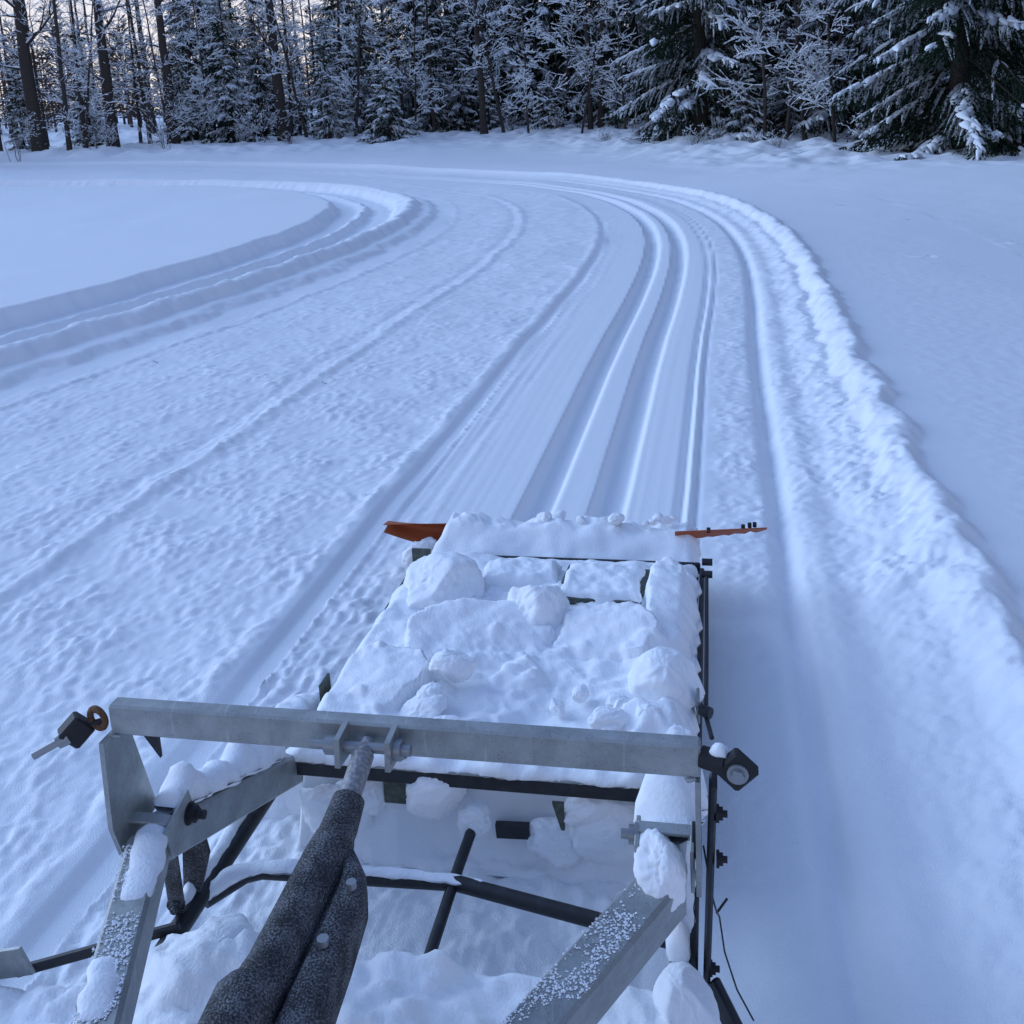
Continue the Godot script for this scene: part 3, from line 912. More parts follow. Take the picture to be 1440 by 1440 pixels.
func strip(path: Array, w: float, h: float, seed_: int, ragged := 0.35, under := 0.25) -> MB:
	# snow lying along a bar
	var cv := Curve3D.new()
	cv.bake_interval = 0.006
	for p in path: cv.add_point(p)
	var len_ := cv.get_baked_length()
	var m: int = max(6, int(len_ / 0.007))
	var mb := MB.new()
	var nc := 12
	for k in m + 1:
		var s := len_ * k / m
		var p := cv.sample_baked(s)
		var d := (cv.sample_baked(minf(s + 0.01, len_)) - cv.sample_baked(maxf(s - 0.01, 0.0))).normalized()
		var sd := d.cross(Vector3.UP).normalized()
		var up := sd.cross(d)
		var tip := sqrt(clampf(minf(s, len_ - s) / (w * 0.8), 0.0, 1.0))
		var hn := h * (1.0 + 0.9 * nz.get_noise_2d(s * 300.0, seed_ * 17.0) + 0.3 * nz2.get_noise_2d(s * 1100.0, seed_ * 5.0)) * tip
		var sh := w * 0.25 * nz.get_noise_2d(s * 420.0, seed_ * 31.0)
		for j in nc:
			var t := TAU * j / (nc - 1.0)
			var ww := w * 0.5 * (1.0 + ragged * nz.get_noise_2d(s * 700.0, seed_ * 3.0 + (40.0 if cos(t) > 0 else 0.0))) * (0.55 + 0.45 * tip)
			var yy := sin(t)
			var bump := 0.16 * nz2.get_noise_3d(s * 1100.0, j * 26.0, seed_) + 0.12 * nz.get_noise_3d(s * 2600.0, j * 60.0, seed_)
			mb.vert(p + sd * (cos(t) * ww * (1.0 + bump) + sh * 0.4) + up * ((yy * hn * (1.0 + bump)) if yy > 0 else yy * h * under))
	mb.grid(m + 1, nc, 0, false)
	mb.smooth()
	for k in m + 1:
		var q := (mb.n[k * nc] + mb.n[k * nc + nc - 1]).normalized()
		mb.n[k * nc] = q; mb.n[k * nc + nc - 1] = q
	return mb

var G: Transform3D
func on_groomer(called: String, mb: MB, label: String, category := "snow", group := "") -> MeshInstance3D:
	var o := single(called, mb, M.lump, label, category, group)
	o.transform = G
	return o

func chunk(c: Vector3, half: Vector3, turn: Vector3, seed_: int, planes: int, rough: float, label: String, flat_top := false, group := ""):
	var mb := soft_chunk(half, seed_, planes, rough, flat_top)
	var o := single("snow_lump", mb, M.lump, label, "snow lump", group)
	o.transform = G * Transform3D(Basis.from_euler(turn), c)

func bolt(at: Vector3, d: Vector3, r: float, l: float, m: Material, parent: Node3D, called := "bolt"):
	var mb := MB.new()
	mb.tube([at, at + d * l * 0.45], r, 6)
	mb.tube([at - d * 0.004, at], r * 1.35, 14)
	mb.tube([at + d * l * 0.45, at + d * l], r * 0.55, 10)
	part(called, mb, m, parent)

func fbm(x: float, z: float, f: float) -> float:
	return nz.get_noise_2d(x * f * 50.0, z * f * 50.0)

func make_groomer():
	G = Transform3D(Basis(Vector3.UP, deg_to_rad(-11.42)), Vector3(-0.397, 0, -0.080))
	var g := thing("trail_groomer", "galvanised steel ski trail groomer laden with snow, towed over the lane", "groomer")
	g.transform = G
	var mb := MB.new()
	# ---- galvanised lifting beam
	mb.box(Transform3D(Basis(), Vector3(0.004, 0.5455, -1.092)), Vector3(0.766, 0.043, 0.024), 0.003)
	for x in [-0.372, -0.04, 0.02, 0.374]:
		mb.tube([Vector3(x - 0.006, 0.524, -1.0795), Vector3(x - 0.002, 0.5235, -1.078), Vector3(x + 0.003, 0.524, -1.0785), Vector3(x + 0.008, 0.5242, -1.0795)], [0.001, 0.0032, 0.003, 0.001], 6)
	var beam := part("lifting_beam", mb, M.galv, g)
	# ---- clevis on the beam
	for x in [-0.052, 0.012]:
		mb = MB.new()
		mb.prism([Vector3(x, 0.526, -1.0805), Vector3(x, 0.569, -1.0805), Vector3(x, 0.566, -1.045), Vector3(x, 0.530, -1.040)], Vector3(0.007, 0, 0))
		part("clevis_plate", mb, M.galv, g)
	bolt(Vector3(-0.053, 0.548, -1.060), Vector3(-1, 0, 0), 0.012, 0.036, M.bolt, g)
	bolt(Vector3(0.020, 0.548, -1.060), Vector3(1, 0, 0), 0.0135, 0.020, M.bolt, g)
	mb = MB.new()
	mb.tube([Vector3(-0.045, 0.548, -1.060), Vector3(0.012, 0.548, -1.060)], 0.007, 10)
	part("pivot_pin", mb, M.bolt, g)
	# ---- end plates hanging from the beam down to the arm pivots
	mb = MB.new()
	mb.prism([Vector3(-0.386, 0.5230, -1.062), Vector3(-0.386, 0.5230, -1.118), Vector3(-0.386, 0.36, -1.16), Vector3(-0.386, 0.345, -1.07), Vector3(-0.386, 0.40, -1.055)], Vector3(0.007, 0, 0))
	part("end_plate", mb, M.galv, g)
	mb = MB.new()
	mb.prism([Vector3(0.380, 0.5230, -1.075), Vector3(0.380, 0.5230, -1.115), Vector3(0.380, 0.36, -1.16), Vector3(0.380, 0.345, -1.10)], Vector3(0.006, 0, 0))
	part("end_plate", mb, M.galv, g)
	mb = MB.new()
	mb.prism([Vector3(-0.352, 0.5230, -1.10), Vector3(-0.325, 0.5230, -1.10), Vector3(-0.325, 0.48, -1.10)], Vector3(0, 0, -0.006))
	part("gusset", mb, M.black, g)
	# ---- tow arms, square tube
	mb = MB.new()
	mb.bar(Vector3(-0.350, 0.352, -1.085), Vector3(-0.075, 0.335, -0.32), 0.05, 0.05, Vector3.UP, 0.005)
	part("tow_arm", mb, M.galv, g)
	mb = MB.new()
	mb.bar(Vector3(0.345, 0.335, -1.125), Vector3(0.04, 0.335, -0.56), 0.056, 0.056, Vector3.UP, 0.005)
	part("tow_arm", mb, M.galv, g)
	mb = MB.new()
	mb.box(Transform3D(Basis(), Vector3(-0.02, 0.335, -0.40)), Vector3(0.22, 0.07, 0.30), 0.006)
	part("hitch_plate", mb, M.galv, g)
	# ---- side arms from the pivots back and down to the pan
	for a in [[-0.350, 0.008], [0.338, 0.0]]:
		mb = MB.new()
		mb.bar(Vector3(a[0], 0.352, -1.10), Vector3(a[0] + a[1], 0.175, -1.52), 0.046, 0.056, Vector3.UP, 0.004)
		part("side_arm", mb, M.galv, g)
	# ---- channel brackets round the arm ends
	mb = MB.new()
	mb.box(Transform3D(Basis(Vector3.RIGHT, 0.25), Vector3(-0.352, 0.386, -1.098)), Vector3(0.058, 0.005, 0.016), 0.001)
	mb.box(Transform3D(Basis(Vector3.RIGHT, 0.25), Vector3(-0.3205, 0.366, -1.118)), Vector3(0.005, 0.052, 0.07), 0.001)
	part("pivot_bracket", mb, M.galv, g)
	bolt(Vector3(-0.317, 0.366, -1.140), Vector3(1, 0, 0), 0.012, 0.022, M.rubber, g)
	bolt(Vector3(-0.387, 0.388, -1.085), Vector3(-1, 0, 0), 0.016, 0.010, M.rubber, g)
	mb = MB.new()
	mb.box(Transform3D(Basis(Vector3.RIGHT, 0.25), Vector3(0.340, 0.398, -1.150)), Vector3(0.070, 0.006, 0.016), 0.001)
	mb.box(Transform3D(Basis(Vector3.RIGHT, 0.25), Vector3(0.3055, 0.376, -1.150)), Vector3(0.006, 0.045, 0.045), 0.001)
	mb.box(Transform3D(Basis(Vector3.RIGHT, 0.25), Vector3(0.3745, 0.360, -1.150)), Vector3(0.005, 0.080, 0.045), 0.001)
	part("pivot_bracket", mb, M.galv, g)
	bolt(Vector3(0.302, 0.386, -1.150), Vector3(-1, 0, 0), 0.012, 0.018, M.bolt, g)
	bolt(Vector3(0.3785, 0.386, -1.150), Vector3(1, 0, 0), 0.016, 0.006, M.rubber, g)
	# ---- rubber blocks on the beam ends
	mb = MB.new()
	mb.box(Transform3D(Basis(Vector3.BACK, 0.80) , Vector3(0.428, 0.541, -1.080)), Vector3(0.038, 0.038, 0.016), 0.003)
	var rb := part("rubber_block", mb, M.rubber, g)
	mb = MB.new()
	mb.tube([Vector3(0.429, 0.541, -1.0725), Vector3(0.429, 0.541, -1.069)], 0.0125, 20)
	mb.tube([Vector3(0.429, 0.541, -1.069), Vector3(0.429, 0.541, -1.064)], 0.008, 6)
	part("bolt_head", mb, M.bolt, rb)
	mb = MB.new()
	mb.tube([Vector3(0.387, 0.548, -1.09), Vector3(0.414, 0.545, -1.083)], 0.013, 12)
	part("spacer", mb, M.rubber, g)
	mb = MB.new()
	mb.box(Transform3D(Basis(Vector3.UP, 0.7) * Basis(Vector3.BACK, 0.70), Vector3(-0.428, 0.529, -1.078)), Vector3(0.034, 0.034, 0.024), 0.003)
	mb.tube([Vector3(-0.425, 0.530, -1.082), Vector3(-0.392, 0.539, -1.090)], 0.0045, 8)
	rb = part("rubber_block", mb, M.rubber, g)
	mb = MB.new()
	mb.tube([Vector3(-0.434, 0.526, -1.070), Vector3(-0.446, 0.520, -1.062), Vector3(-0.4462, 0.5199, -1.0618), Vector3(-0.474, 0.507, -1.048)], [0.012, 0.0095, 0.0055, 0.0055], 16)
	part("bolt", mb, M.bolt, rb)
	var ring := MB.new()
	var n1 := 28; var n2 := 10
	for a in n1 + 1:
		var t := TAU * a / n1
		for b in n2 + 1:
			var p := TAU * b / n2
			var rr := 0.0135 + 0.005 * cos(p)
			ring.vert(Vector3(-0.3985 + rr * cos(t), 0.544 + rr * sin(t) * 0.96, -1.085 + 0.005 * sin(p) + 0.3 * rr * cos(t)))
	ring.grid(n1 + 1, n2 + 1, 0, false)
	ring.smooth()
	part("rusty_ring", ring, M.rust, g)
	# ---- lower black frame
	mb = MB.new()
	mb.tube([Vector3(-0.39, 0.12, -0.62), Vector3(-0.388, 0.13, -1.15), Vector3(-0.383, 0.13, -1.50), Vector3(-0.376, 0.13, -1.555), Vector3(-0.355, 0.13, -1.585), Vector3(-0.32, 0.13, -1.60), Vector3(0.30, 0.13, -1.60)], 0.0155, 14)
	part("frame_tube", mb, M.black, g)
	mb = MB.new()
	mb.bar(Vector3(0.372, 0.125, -0.70), Vector3(0.372, 0.125, -2.45), 0.012, 0.05)
	part("frame_rail", mb, M.black, g)
	mb = MB.new()
	mb.bar(Vector3(-0.372, 0.125, -1.56), Vector3(-0.372, 0.125, -2.45), 0.012, 0.05)
	part("frame_rail", mb, M.black, g)
	mb = MB.new()
	mb.tube([Vector3(-0.385, 0.115, -1.255), Vector3(-0.345, 0.115, -1.315), Vector3(-0.32, 0.115, -1.328), Vector3(-0.025, 0.10, -1.36), Vector3(0.0, 0.10, -1.36), Vector3(0.365, 0.10, -1.285)], 0.0125, 12)
	part("spreader_bar", mb, M.black, g)
	mb = MB.new()
	mb.tube([Vector3(-0.006, 0.105, -1.50), Vector3(-0.010, 0.100, -1.40), Vector3(-0.014, 0.085, -1.10)], 0.0095, 10)
	part("centre_rod", mb, M.black, g)
	# upper cross angle over the pan's front
	mb = MB.new()
	mb.box(Transform3D(Basis(), Vector3(-0.025, 0.192, -1.49)), Vector3(0.67, 0.026, 0.006), 0.001)
	part("cross_angle", mb, M.black, g)
	mb = MB.new()
	mb.box(Transform3D(Basis(), Vector3(-0.025, 0.208, -1.505)), Vector3(0.67, 0.005, 0.04), 0.001)
	part("cross_flange", mb, M.galv, g)
	# ---- pan
	mb = MB.new()
	mb.box(Transform3D(Basis(), Vector3(0, 0.138, -2.0)), Vector3(0.728, 0.02, 0.87), 0.002)
	part("pan_deck", mb, M.black, g)
	mb = MB.new()
	mb.box(Transform3D(Basis(Vector3.RIGHT, 0.12), Vector3(0, 0.085, -1.572)), Vector3(0.70, 0.13, 0.008), 0.001)
	part("pan_front", mb, M.olive, g)
	mb = MB.new()
	mb.box(Transform3D(Basis(), Vector3(-0.150, 0.150, -1.510)), Vector3(0.040, 0.055, 0.006), 0.001)
	part("front_plate", mb, M.olive, g)
	mb = MB.new()
	mb.box(Transform3D(Basis(Vector3.BACK, 0.05), Vector3(0.056, 0.078, -1.522)), Vector3(0.060, 0.028, 0.012), 0.001)
	part("front_plate", mb, M.black, g)
	mb = MB.new()
	mb.prism([Vector3(0.132, 0.160, -1.494), Vector3(0.152, 0.160, -1.494), Vector3(0.152, 0.108, -1.494), Vector3(0.146, 0.108, -1.494)], Vector3(0, 0, -0.006))
	part("front_bracket", mb, M.olive, g)
	mb = MB.new()
	mb.box(Transform3D(Basis(), Vector3(-0.39, 0.14, -1.80)), Vector3(0.006, 0.07, 0.05), 0.001)
	part("side_lug", mb, M.olive, g)
	mb = MB.new()
	mb.box(Transform3D(Basis(), Vector3(-0.345, 0.175, -2.385)), Vector3(0.05, 0.06, 0.006), 0.001)
	part("side_lug", mb, M.olive, g)
	mb = MB.new()
	mb.box(Transform3D(Basis(Vector3.UP, -0.06), Vector3(0.146, 0.178, -2.225)), Vector3(0.200, 0.060, 0.176), 0.002)
	part("weight_box", mb, M.olive, g)
	# ---- rear flap and the orange wing blade behind it
	mb = MB.new()
	mb.bar(Vector3(-0.362, 0.145, -2.455), Vector3(0.368, 0.145, -2.455), 0.012, 0.03)
	part("hinge_bar", mb, M.black, g)
	mb = MB.new()
	mb.box(Transform3D(Basis(Vector3.RIGHT, -0.10), Vector3(0, 0.118, -2.575)), Vector3(0.72, 0.012, 0.22), 0.002)
	part("rear_flap", mb, M.black, g)
	for sg in [-1.0, 1.0]:
		# a curved plastic wing at each end of the flap
		mb = MB.new()
		var nu := 18; var nv := 10
		for side in 2:
			var b0 := mb.v.size()
			for a in nu:
				var t := a / (nu - 1.0)
				var x := lerpf(0.30, 0.530 if sg < 0 else 0.540, t)
				for b in nv:
					var q := b / (nv - 1.0)
					var top := (0.168 - 0.006 * t) if sg < 0 else (0.192 + 0.004 * t)
					var low: float = lerpf(0.085, 0.140, pow(t, 1.6)) if sg < 0 else lerpf(0.155, 0.176, t) + 0.004 * sin(t * 40.0) * t
					var y := lerpf(low, top, q)
					var zz := (-2.64 - 0.05 * sin(PI * q) + 0.012 * t) if sg < 0 else (-2.57 - 0.035 * t - 0.03 * (1.0 - q))
					mb.vert(Vector3(sg * x, y, zz - side * 0.006))
			mb.grid(nu, nv, b0, side == 1)
		# rim between the two skins
		var per := []
		for a in nu: per.append(a * nv)
		for b in range(1, nv): per.append((nu - 1) * nv + b)
		for a in range(nu - 2, -1, -1): per.append(a * nv + nv - 1)
		for b in range(nv - 2, 0, -1): per.append(b)
		for k in per.size():
			var a: int = per[k]; var b: int = per[(k + 1) % per.size()]
			mb.quad(a, b, b + nu * nv, a + nu * nv)
		mb.smooth()
		part("wing_blade", mb, M.orange, g)
	for a in [[0.495, 0.206, -2.612], [0.508, 0.208, -2.612], [0.478, 0.203, -2.606], [0.388, 0.198, -2.590]]:
		mb = MB.new()
		mb.tube([Vector3(a[0], a[1] - 0.012, a[2]), Vector3(a[0], a[1], a[2])], 0.006, 6)
		part("wing_bolt", mb, M.rubber, g)
	# ---- rod, links and straps along the outer side
	mb = MB.new()
	mb.tube([Vector3(0.384, 0.168, -2.36), Vector3(0.386, 0.172, -2.0), Vector3(0.386, 0.190, -1.735)], 0.0048, 8)
	part("adjusting_rod", mb, M.black, g)
	for z in [-2.37, -2.44]:
		mb = MB.new()
		mb.tube([Vector3(0.372, 0.170, z), Vector3(0.398, 0.170, z)], 0.009, 6)
		part("rod_nut", mb, M.black, g)
	mb = MB.new()
	mb.tube([Vector3(0.378, 0.2, -1.735), Vector3(0.395, 0.2, -1.725)], 0.011, 12)
	mb.tube([Vector3(0.386, 0.19, -1.735), Vector3(0.397, 0.20, -1.65)], 0.0045, 8)
	part("rod_link", mb, M.black, g)
	mb = MB.new()
	mb.bar(Vector3(0.372, 0.15, -1.78), Vector3(0.372, 0.23, -1.74), 0.006, 0.03)
	part("rod_lug", mb, M.galv, g)
	mb = MB.new()
	mb.bar(Vector3(0.401, 0.505, -1.108), Vector3(0.390, 0.10, -1.235), 0.010, 0.026, Vector3.BACK)
	part("lift_link", mb, M.black, g)
	for a in [[0.47, -1.12], [0.385, -1.145], [0.145, -1.222]]:
		bolt(Vector3(0.408 if a[0] > 0.2 else 0.398, a[0] - 0.02, a[1]), Vector3(1, 0, 0), 0.008, 0.010, M.rubber, g)
	bolt(Vector3(0.366, 0.15, -1.235), Vector3(-1, 0, 0), 0.010, 0.022, M.rubber, g)
	mb = MB.new()
	mb.bar(Vector3(0.396, 0.10, -1.225), Vector3(0.462, 0.03, -1.14), 0.012, 0.04)
	part("front_brace", mb, M.black, g)
	mb = MB.new()
	mb.tube([Vector3(0.388, 0.37, -1.16), Vector3(0.398, 0.29, -1.17), Vector3(0.404, 0.22, -1.22), Vector3(0.408, 0.15, -1.29), Vector3(0.415, 0.10, -1.28), Vector3(0.432, 0.055, -1.262), Vector3(0.455, 0.02, -1.247)], 0.0013, 6)
	part("loose_wire", mb, M.black, g)
	mb = MB.new()
	mb.tube([Vector3(0.404, 0.20, -1.24), Vector3(0.412, 0.214, -1.24), Vector3(0.418, 0.228, -1.236)], 0.0018, 6)
	part("loose_wire", mb, M.black, g)
	# links on the inner left side
	mb = MB.new()
	mb.bar(Vector3(-0.372, 0.335, -1.16), Vector3(-0.398, 0.14, -1.20), 0.026, 0.010, Vector3.BACK)
	part("lift_link", mb, M.frost, g)
	mb = MB.new()
	mb.prism([Vector3(-0.410, 0.13, -1.245), Vector3(-0.405, 0.235, -1.255), Vector3(-0.372, 0.262, -1.255), Vector3(-0.362, 0.21, -1.252), Vector3(-0.385, 0.13, -1.245)], Vector3(0, 0, 0.007))
	part("skid_plate", mb, M.frost, g)
	bolt(Vector3(-0.392, 0.165, -1.188), Vector3(0.3, 0, 1).normalized(), 0.010, 0.014, M.frost, g)
	# front plate that carries the heap, and its outer corner
	mb = MB.new()
	mb.box(Transform3D(Basis(), Vector3(-0.02, 0.06, -0.90)), Vector3(0.78, 0.02, 0.48), 0.003)
	part("front_pan", mb, M.black, g)
	mb = MB.new()
	mb.prism([Vector3(-0.66, 0.15, -1.075), Vector3(-0.578, 0.165, -1.085), Vector3(-0.566, 0.118, -1.09), Vector3(-0.66, 0.10, -1.08)], Vector3(0, 0, 0.006))
	part("corner_plate", mb, M.galv, g)
	mb = MB.new()
	mb.bar(Vector3(-0.60, 0.112, -1.09), Vector3(-0.375, 0.15, -1.165), 0.012, 0.016)
	part("front_edge_bar", mb, M.black, g)

	make_actuator(g)
	grains(Vector3(-0.345, 0.3785, -1.06), Vector3(-0.20, 0.3685, -0.66), 0.0225, 6000, 0.0013, 51, g)
	grains(Vector3(0.325, 0.3640, -1.09), Vector3(0.10, 0.3640, -0.67), 0.0255, 6500, 0.0013, 52, g)

	# ---------------- snow lying on the machine (each piece can be lifted off)
	# slabs frozen into the cover: x, z, half width, half length, turn, height, lean across, lean along
	var slabs := [[0.31, -2.10, 0.062, 0.23, 0.03, 0.098, -0.2, 0.0], [0.18, -1.955, 0.125, 0.085, 0.30, 0.098, 0.12, 0.32], [-0.09, -1.93, 0.17, 0.12, -0.25, 0.088, -0.05, 0.22],
		[-0.26, -1.74, 0.12, 0.10, 0.4, 0.088, 0.1, 0.18], [0.30, -1.64, 0.07, 0.06, -0.2, 0.098, 0.0, 0.2]]
	var pan := func(x: float, z: float) -> float:
		var t := 0.040 + 0.020 * fbm(x, z, 2.6) + 0.014 * absf(fbm(x + 3.0, z, 5.0)) + 0.02 * sst(-2.2, -1.8, z)
		var wx := x + 0.022 * fbm(x, z + 7.0, 4.0) + 0.008 * fbm(x, z, 13.0); var wz := z + 0.022 * fbm(x + 11.0, z, 4.0) + 0.008 * fbm(x + 5.0, z, 13.0)
		for f in slabs:
			var px: float = wx - f[0]; var pz: float = wz - f[1]
			var ca := cos(f[4]); var sa := sin(f[4])
			var a: float = (px * ca + pz * sa); var b: float = (-px * sa + pz * ca)
			var q: float = pow(pow(absf(a / f[2]), 3.0) + pow(absf(b / f[3]), 3.0), 1.0 / 3.0)
			if q > 1.5: continue
			var hh: float = f[5] + a * f[6] - b * f[7] - 0.13 * maxf(0.0, q - 0.86) * 4.0 * minf(f[2], f[3]) / 0.06 - 0.010 * q * q
			var m := clampf(0.5 + (hh - t) / 0.034, 0.0, 1.0)
			t = lerpf(t, hh, m) + 0.0085 * m * (1.0 - m)
		var cr := sst(0.0, 0.35, fbm(x, z + 3.0, 3.0))
		t += 0.010 * fbm(x, z + 5.0, 7.0) + 0.014 * maxf(0.0, fbm(x + 2.0, z, 14.0)) * cr + 0.004 * fbm(x, z, 30.0) * cr + 0.0012 * fbm(x, z, 50.0)
		t += 0.014 * sst(0.12, 0.5, nz.get_noise_2d(x * 340.0, z * 340.0 + 90.0)) * sst(-1.95, -1.8, z + 0.25 * x)
		var e := minf(minf(x + 0.366, 0.366 - x), minf(z + 2.42, -1.545 - z))
		return 0.148 + t * sqrt(clampf(e / 0.035, 0.0, 1.0))
	on_groomer("snow_cover", heap(-0.366, 0.366, -2.42, -1.545, 0.0055, 0.146, pan), "thick broken snow lying on the groomer's pan behind the steel beam")
	var flap := func(x: float, z: float) -> float:
		var k := clampf((-2.475 - z) / 0.19, 0.0, 1.0)
		var t := 0.014 + 0.042 * sst(0.0, 0.75, k) + 0.016 * fbm(x, z, 4.0) + sst(0.45, 0.9, k) * (0.022 * fbm(x, z, 8.0) + 0.012 * maxf(0.0, fbm(x + 9.0, z, 22.0))) + 0.01 * sst(0.3, 0.6, x) * absf(fbm(x, z, 16.0))
		var e := minf(minf(x + 0.358, 0.364 - x), minf(z + 2.695, -2.472 - z))
		return 0.125 + t * sqrt(clampf(e / 0.03, 0.0, 1.0))
	on_groomer("snow_cover", heap(-0.358, 0.364, -2.695, -2.472, 0.0062, 0.123, flap), "smooth-fronted ridge of snow on the rear flap between the orange wings")
	# lumps on the pan
	chunk(Vector3(-0.245, 0.200, -2.17), Vector3(0.118, 0.070, 0.11), Vector3(0.15, 0.5, 0.18), 101, 7, 0.5, "large smooth rounded snow lump near the pan's corner by the orange wing")
	chunk(Vector3(0.010, 0.205, -2.05), Vector3(0.080, 0.085, 0.080), Vector3(0.3, 0.3, -0.2), 102, 8, 0.55, "peaked snow lump standing in the middle of the pan")
	var bt := func(x: float, z: float) -> float:
		var e := minf(minf(x + 0.095, 0.095 - x), minf(z + 0.085, 0.085 - z))
		return (0.030 + 0.012 * fbm(x, z, 5.0) + 0.006 * fbm(x, z, 18.0)) * pow(clampf(e / 0.018, 0.0, 1.0), 0.3)
	var bo := single("snow_lump", heap(-0.095, 0.095, -0.085, 0.085, 0.005, 0.0, bt), M.lump, "flat snow slab on the dark-edged weight box at the back of the pan", "snow lump")
	bo.transform = G * Transform3D(Basis(Vector3.UP, -0.06), Vector3(0.144, 0.195, -2.227))
	bt = func(x: float, z: float) -> float:
		var e := minf(minf(x + 0.10, 0.10 - x), minf(z + 0.06, 0.06 - z))
		return (0.062 + 0.012 * fbm(x + 4.0, z, 5.0) + 0.006 * fbm(x, z + 4.0, 18.0)) * pow(clampf(e / 0.018, 0.0, 1.0), 0.3)
	bo = single("snow_lump", heap(-0.10, 0.10, -0.06, 0.06, 0.005, 0.0, bt), M.lump, "low flat snow slab beside the dark-edged weight box", "snow lump")
	bo.transform = G * Transform3D(Basis(Vector3.UP, 0.05), Vector3(-0.062, 0.152, -2.285))
	chunk(Vector3(0.312, 0.212, -1.775), Vector3(0.072, 0.076, 0.082), Vector3(0.35, 0.5, 0.2), 107, 8, 0.5, "angular snow lump beside the rod link behind the beam")
	chunk(Vector3(-0.10, 0.250, -1.755), Vector3(0.046, 0.030, 0.036), Vector3(0.2, 0.2, 0), 108, 7, 0.55, "small solitary snow lump on the pan behind the actuator clevis")
	rng.seed = 300
	for k in 12:
		var c := Vector3(rnd(0.10, 0.35), rnd(0.212, 0.232), rnd(-1.72, -1.60)) if k < 9 else Vector3(rnd(-0.25, 0.05), 0.222, rnd(-1.72, -1.60))
		var s := rnd(0.018, 0.036)
		var hv := Vector3(s * rnd(0.8, 1.5), s * rnd(0.5, 0.8), s * rnd(0.7, 1.2))
		var tv := Vector3(rnd(-0.4, 0.4), rnd(0, 3), rnd(-0.4, 0.4))
		var st := rng.state
		chunk(c, hv, tv, 310 + k, 6, 0.6, "small crumbled snow lump on the pan just behind the steel beam", false, "crumbled snow lumps behind the beam")
		rng.state = st
	for k in 9:
		var c := Vector3(rnd(-0.10, 0.30), rnd(0.190, 0.200), rnd(-2.66, -2.60))
		var s := rnd(0.008, 0.022)
		var st := rng.state
		chunk(c, Vector3(s * 1.2, s * 0.8, s), Vector3(0.2, k, 0.1), 340 + k, 6, 0.7, "snow crumb on the crest of the rear flap's snow ridge", false, "snow crumbs on the rear flap")
		rng.state = st
	chunk(Vector3(-0.415, 0.065, -2.63), Vector3(0.06, 0.065, 0.05), Vector3(0.3, 0.2, -0.3), 405, 6, 1.0, "powder lump curling under the orange wing on the rough snow side")
	# snow beside the pan's front corner
	var side_heap := func(x: float, z: float) -> float:
		var e := minf(minf(x + 0.56, -0.33 - x), minf(z + 1.92, -1.58 - z))
		return 0.015 + (0.115 + 0.03 * fbm(x, z, 5.0) + 0.014 * absf(fbm(x, z, 14.0))) * sst(0.0, 0.10, e)
	on_groomer("snow_heap", heap(-0.56, -0.33, -1.92, -1.58, 0.008, 0.0, side_heap), "smooth snow heap against the pan's front corner behind the beam's ringed end", "snow heap")
	# snow on the arms and bars
	on_groomer("snow_strip", strip([Vector3(-0.346, 0.376, -1.105), Vector3(-0.335, 0.371, -1.06), Vector3(-0.303, 0.371, -0.965)], 0.046, 0.020, 3, 0.3), "smooth snow sleeve on top of the tow arm under the ringed beam end", "snow")
	on_groomer("snow_strip", strip([Vector3(-0.288, 0.368, -0.89), Vector3(-0.262, 0.368, -0.80)], 0.040, 0.012, 4, 0.8), "thin snow patch lower down on the tow arm beside the heap", "snow")
	on_groomer("snow_strip", strip([Vector3(-0.347, 0.385, -1.125), Vector3(-0.345, 0.315, -1.29), Vector3(-0.343, 0.235, -1.47)], 0.056, 0.040, 5, 0.3), "thick snow along the side arm descending from the ringed beam end", "snow")
	on_groomer("snow_strip", strip([Vector3(0.345, 0.395, -1.15), Vector3(0.342, 0.335, -1.27), Vector3(0.340, 0.245, -1.45)], 0.080, 0.065, 6, 0.6), "lumpy snow piled on the side arm behind the rusty pivot bolt", "snow")
	chunk(Vector3(0.335, 0.368, -1.115), Vector3(0.032, 0.036, 0.050), Vector3(0.3, 0.3, 0.0), 406, 6, 0.6, "snow plug in the pivot bracket above the frosted square tow arm")
	on_groomer("snow_strip", strip([Vector3(-0.35, 0.209, -1.505), Vector3(0.31, 0.209, -1.505)], 0.044, 0.020, 8, 0.15), "even snow line along the cross flange under the beam", "snow")
	on_groomer("snow_strip", strip([Vector3(-0.398, 0.138, -1.20), Vector3(-0.396, 0.140, -1.40), Vector3(-0.393, 0.140, -1.54), Vector3(-0.372, 0.142, -1.585), Vector3(-0.30, 0.142, -1.60), Vector3(-0.15, 0.142, -1.60)], 0.026, 0.014, 9, 0.35), "snow along the bent black frame tube inside the side arm", "snow")
	on_groomer("snow_strip", strip([Vector3(-0.385, 0.126, -1.245), Vector3(-0.350, 0.126, -1.308), Vector3(-0.32, 0.126, -1.328), Vector3(-0.20, 0.122, -1.342)], 0.030, 0.013, 10, 0.4), "snow on the bend of the black spreader bar", "snow")
	on_groomer("snow_strip", strip([Vector3(-0.17, 0.119, -1.345), Vector3(-0.012, 0.109, -1.362), Vector3(0.05, 0.107, -1.352)], 0.020, 0.005, 11, 0.6), "thin frost line on the middle of the black spreader bar", "snow")
	on_groomer("snow_strip", strip([Vector3(0.352, 0.15, -1.20), Vector3(0.354, 0.17, -1.30), Vector3(0.354, 0.17, -1.42)], 0.035, 0.05, 12, 0.5), "snow wedged beside the lift link along the outer rail", "snow")
	on_groomer("snow_strip", strip([Vector3(0.398, 0.558, -1.092), Vector3(0.418, 0.556, -1.085)], 0.024, 0.014, 13, 0.4), "small snow cap on the spacer by the diamond rubber block", "snow")
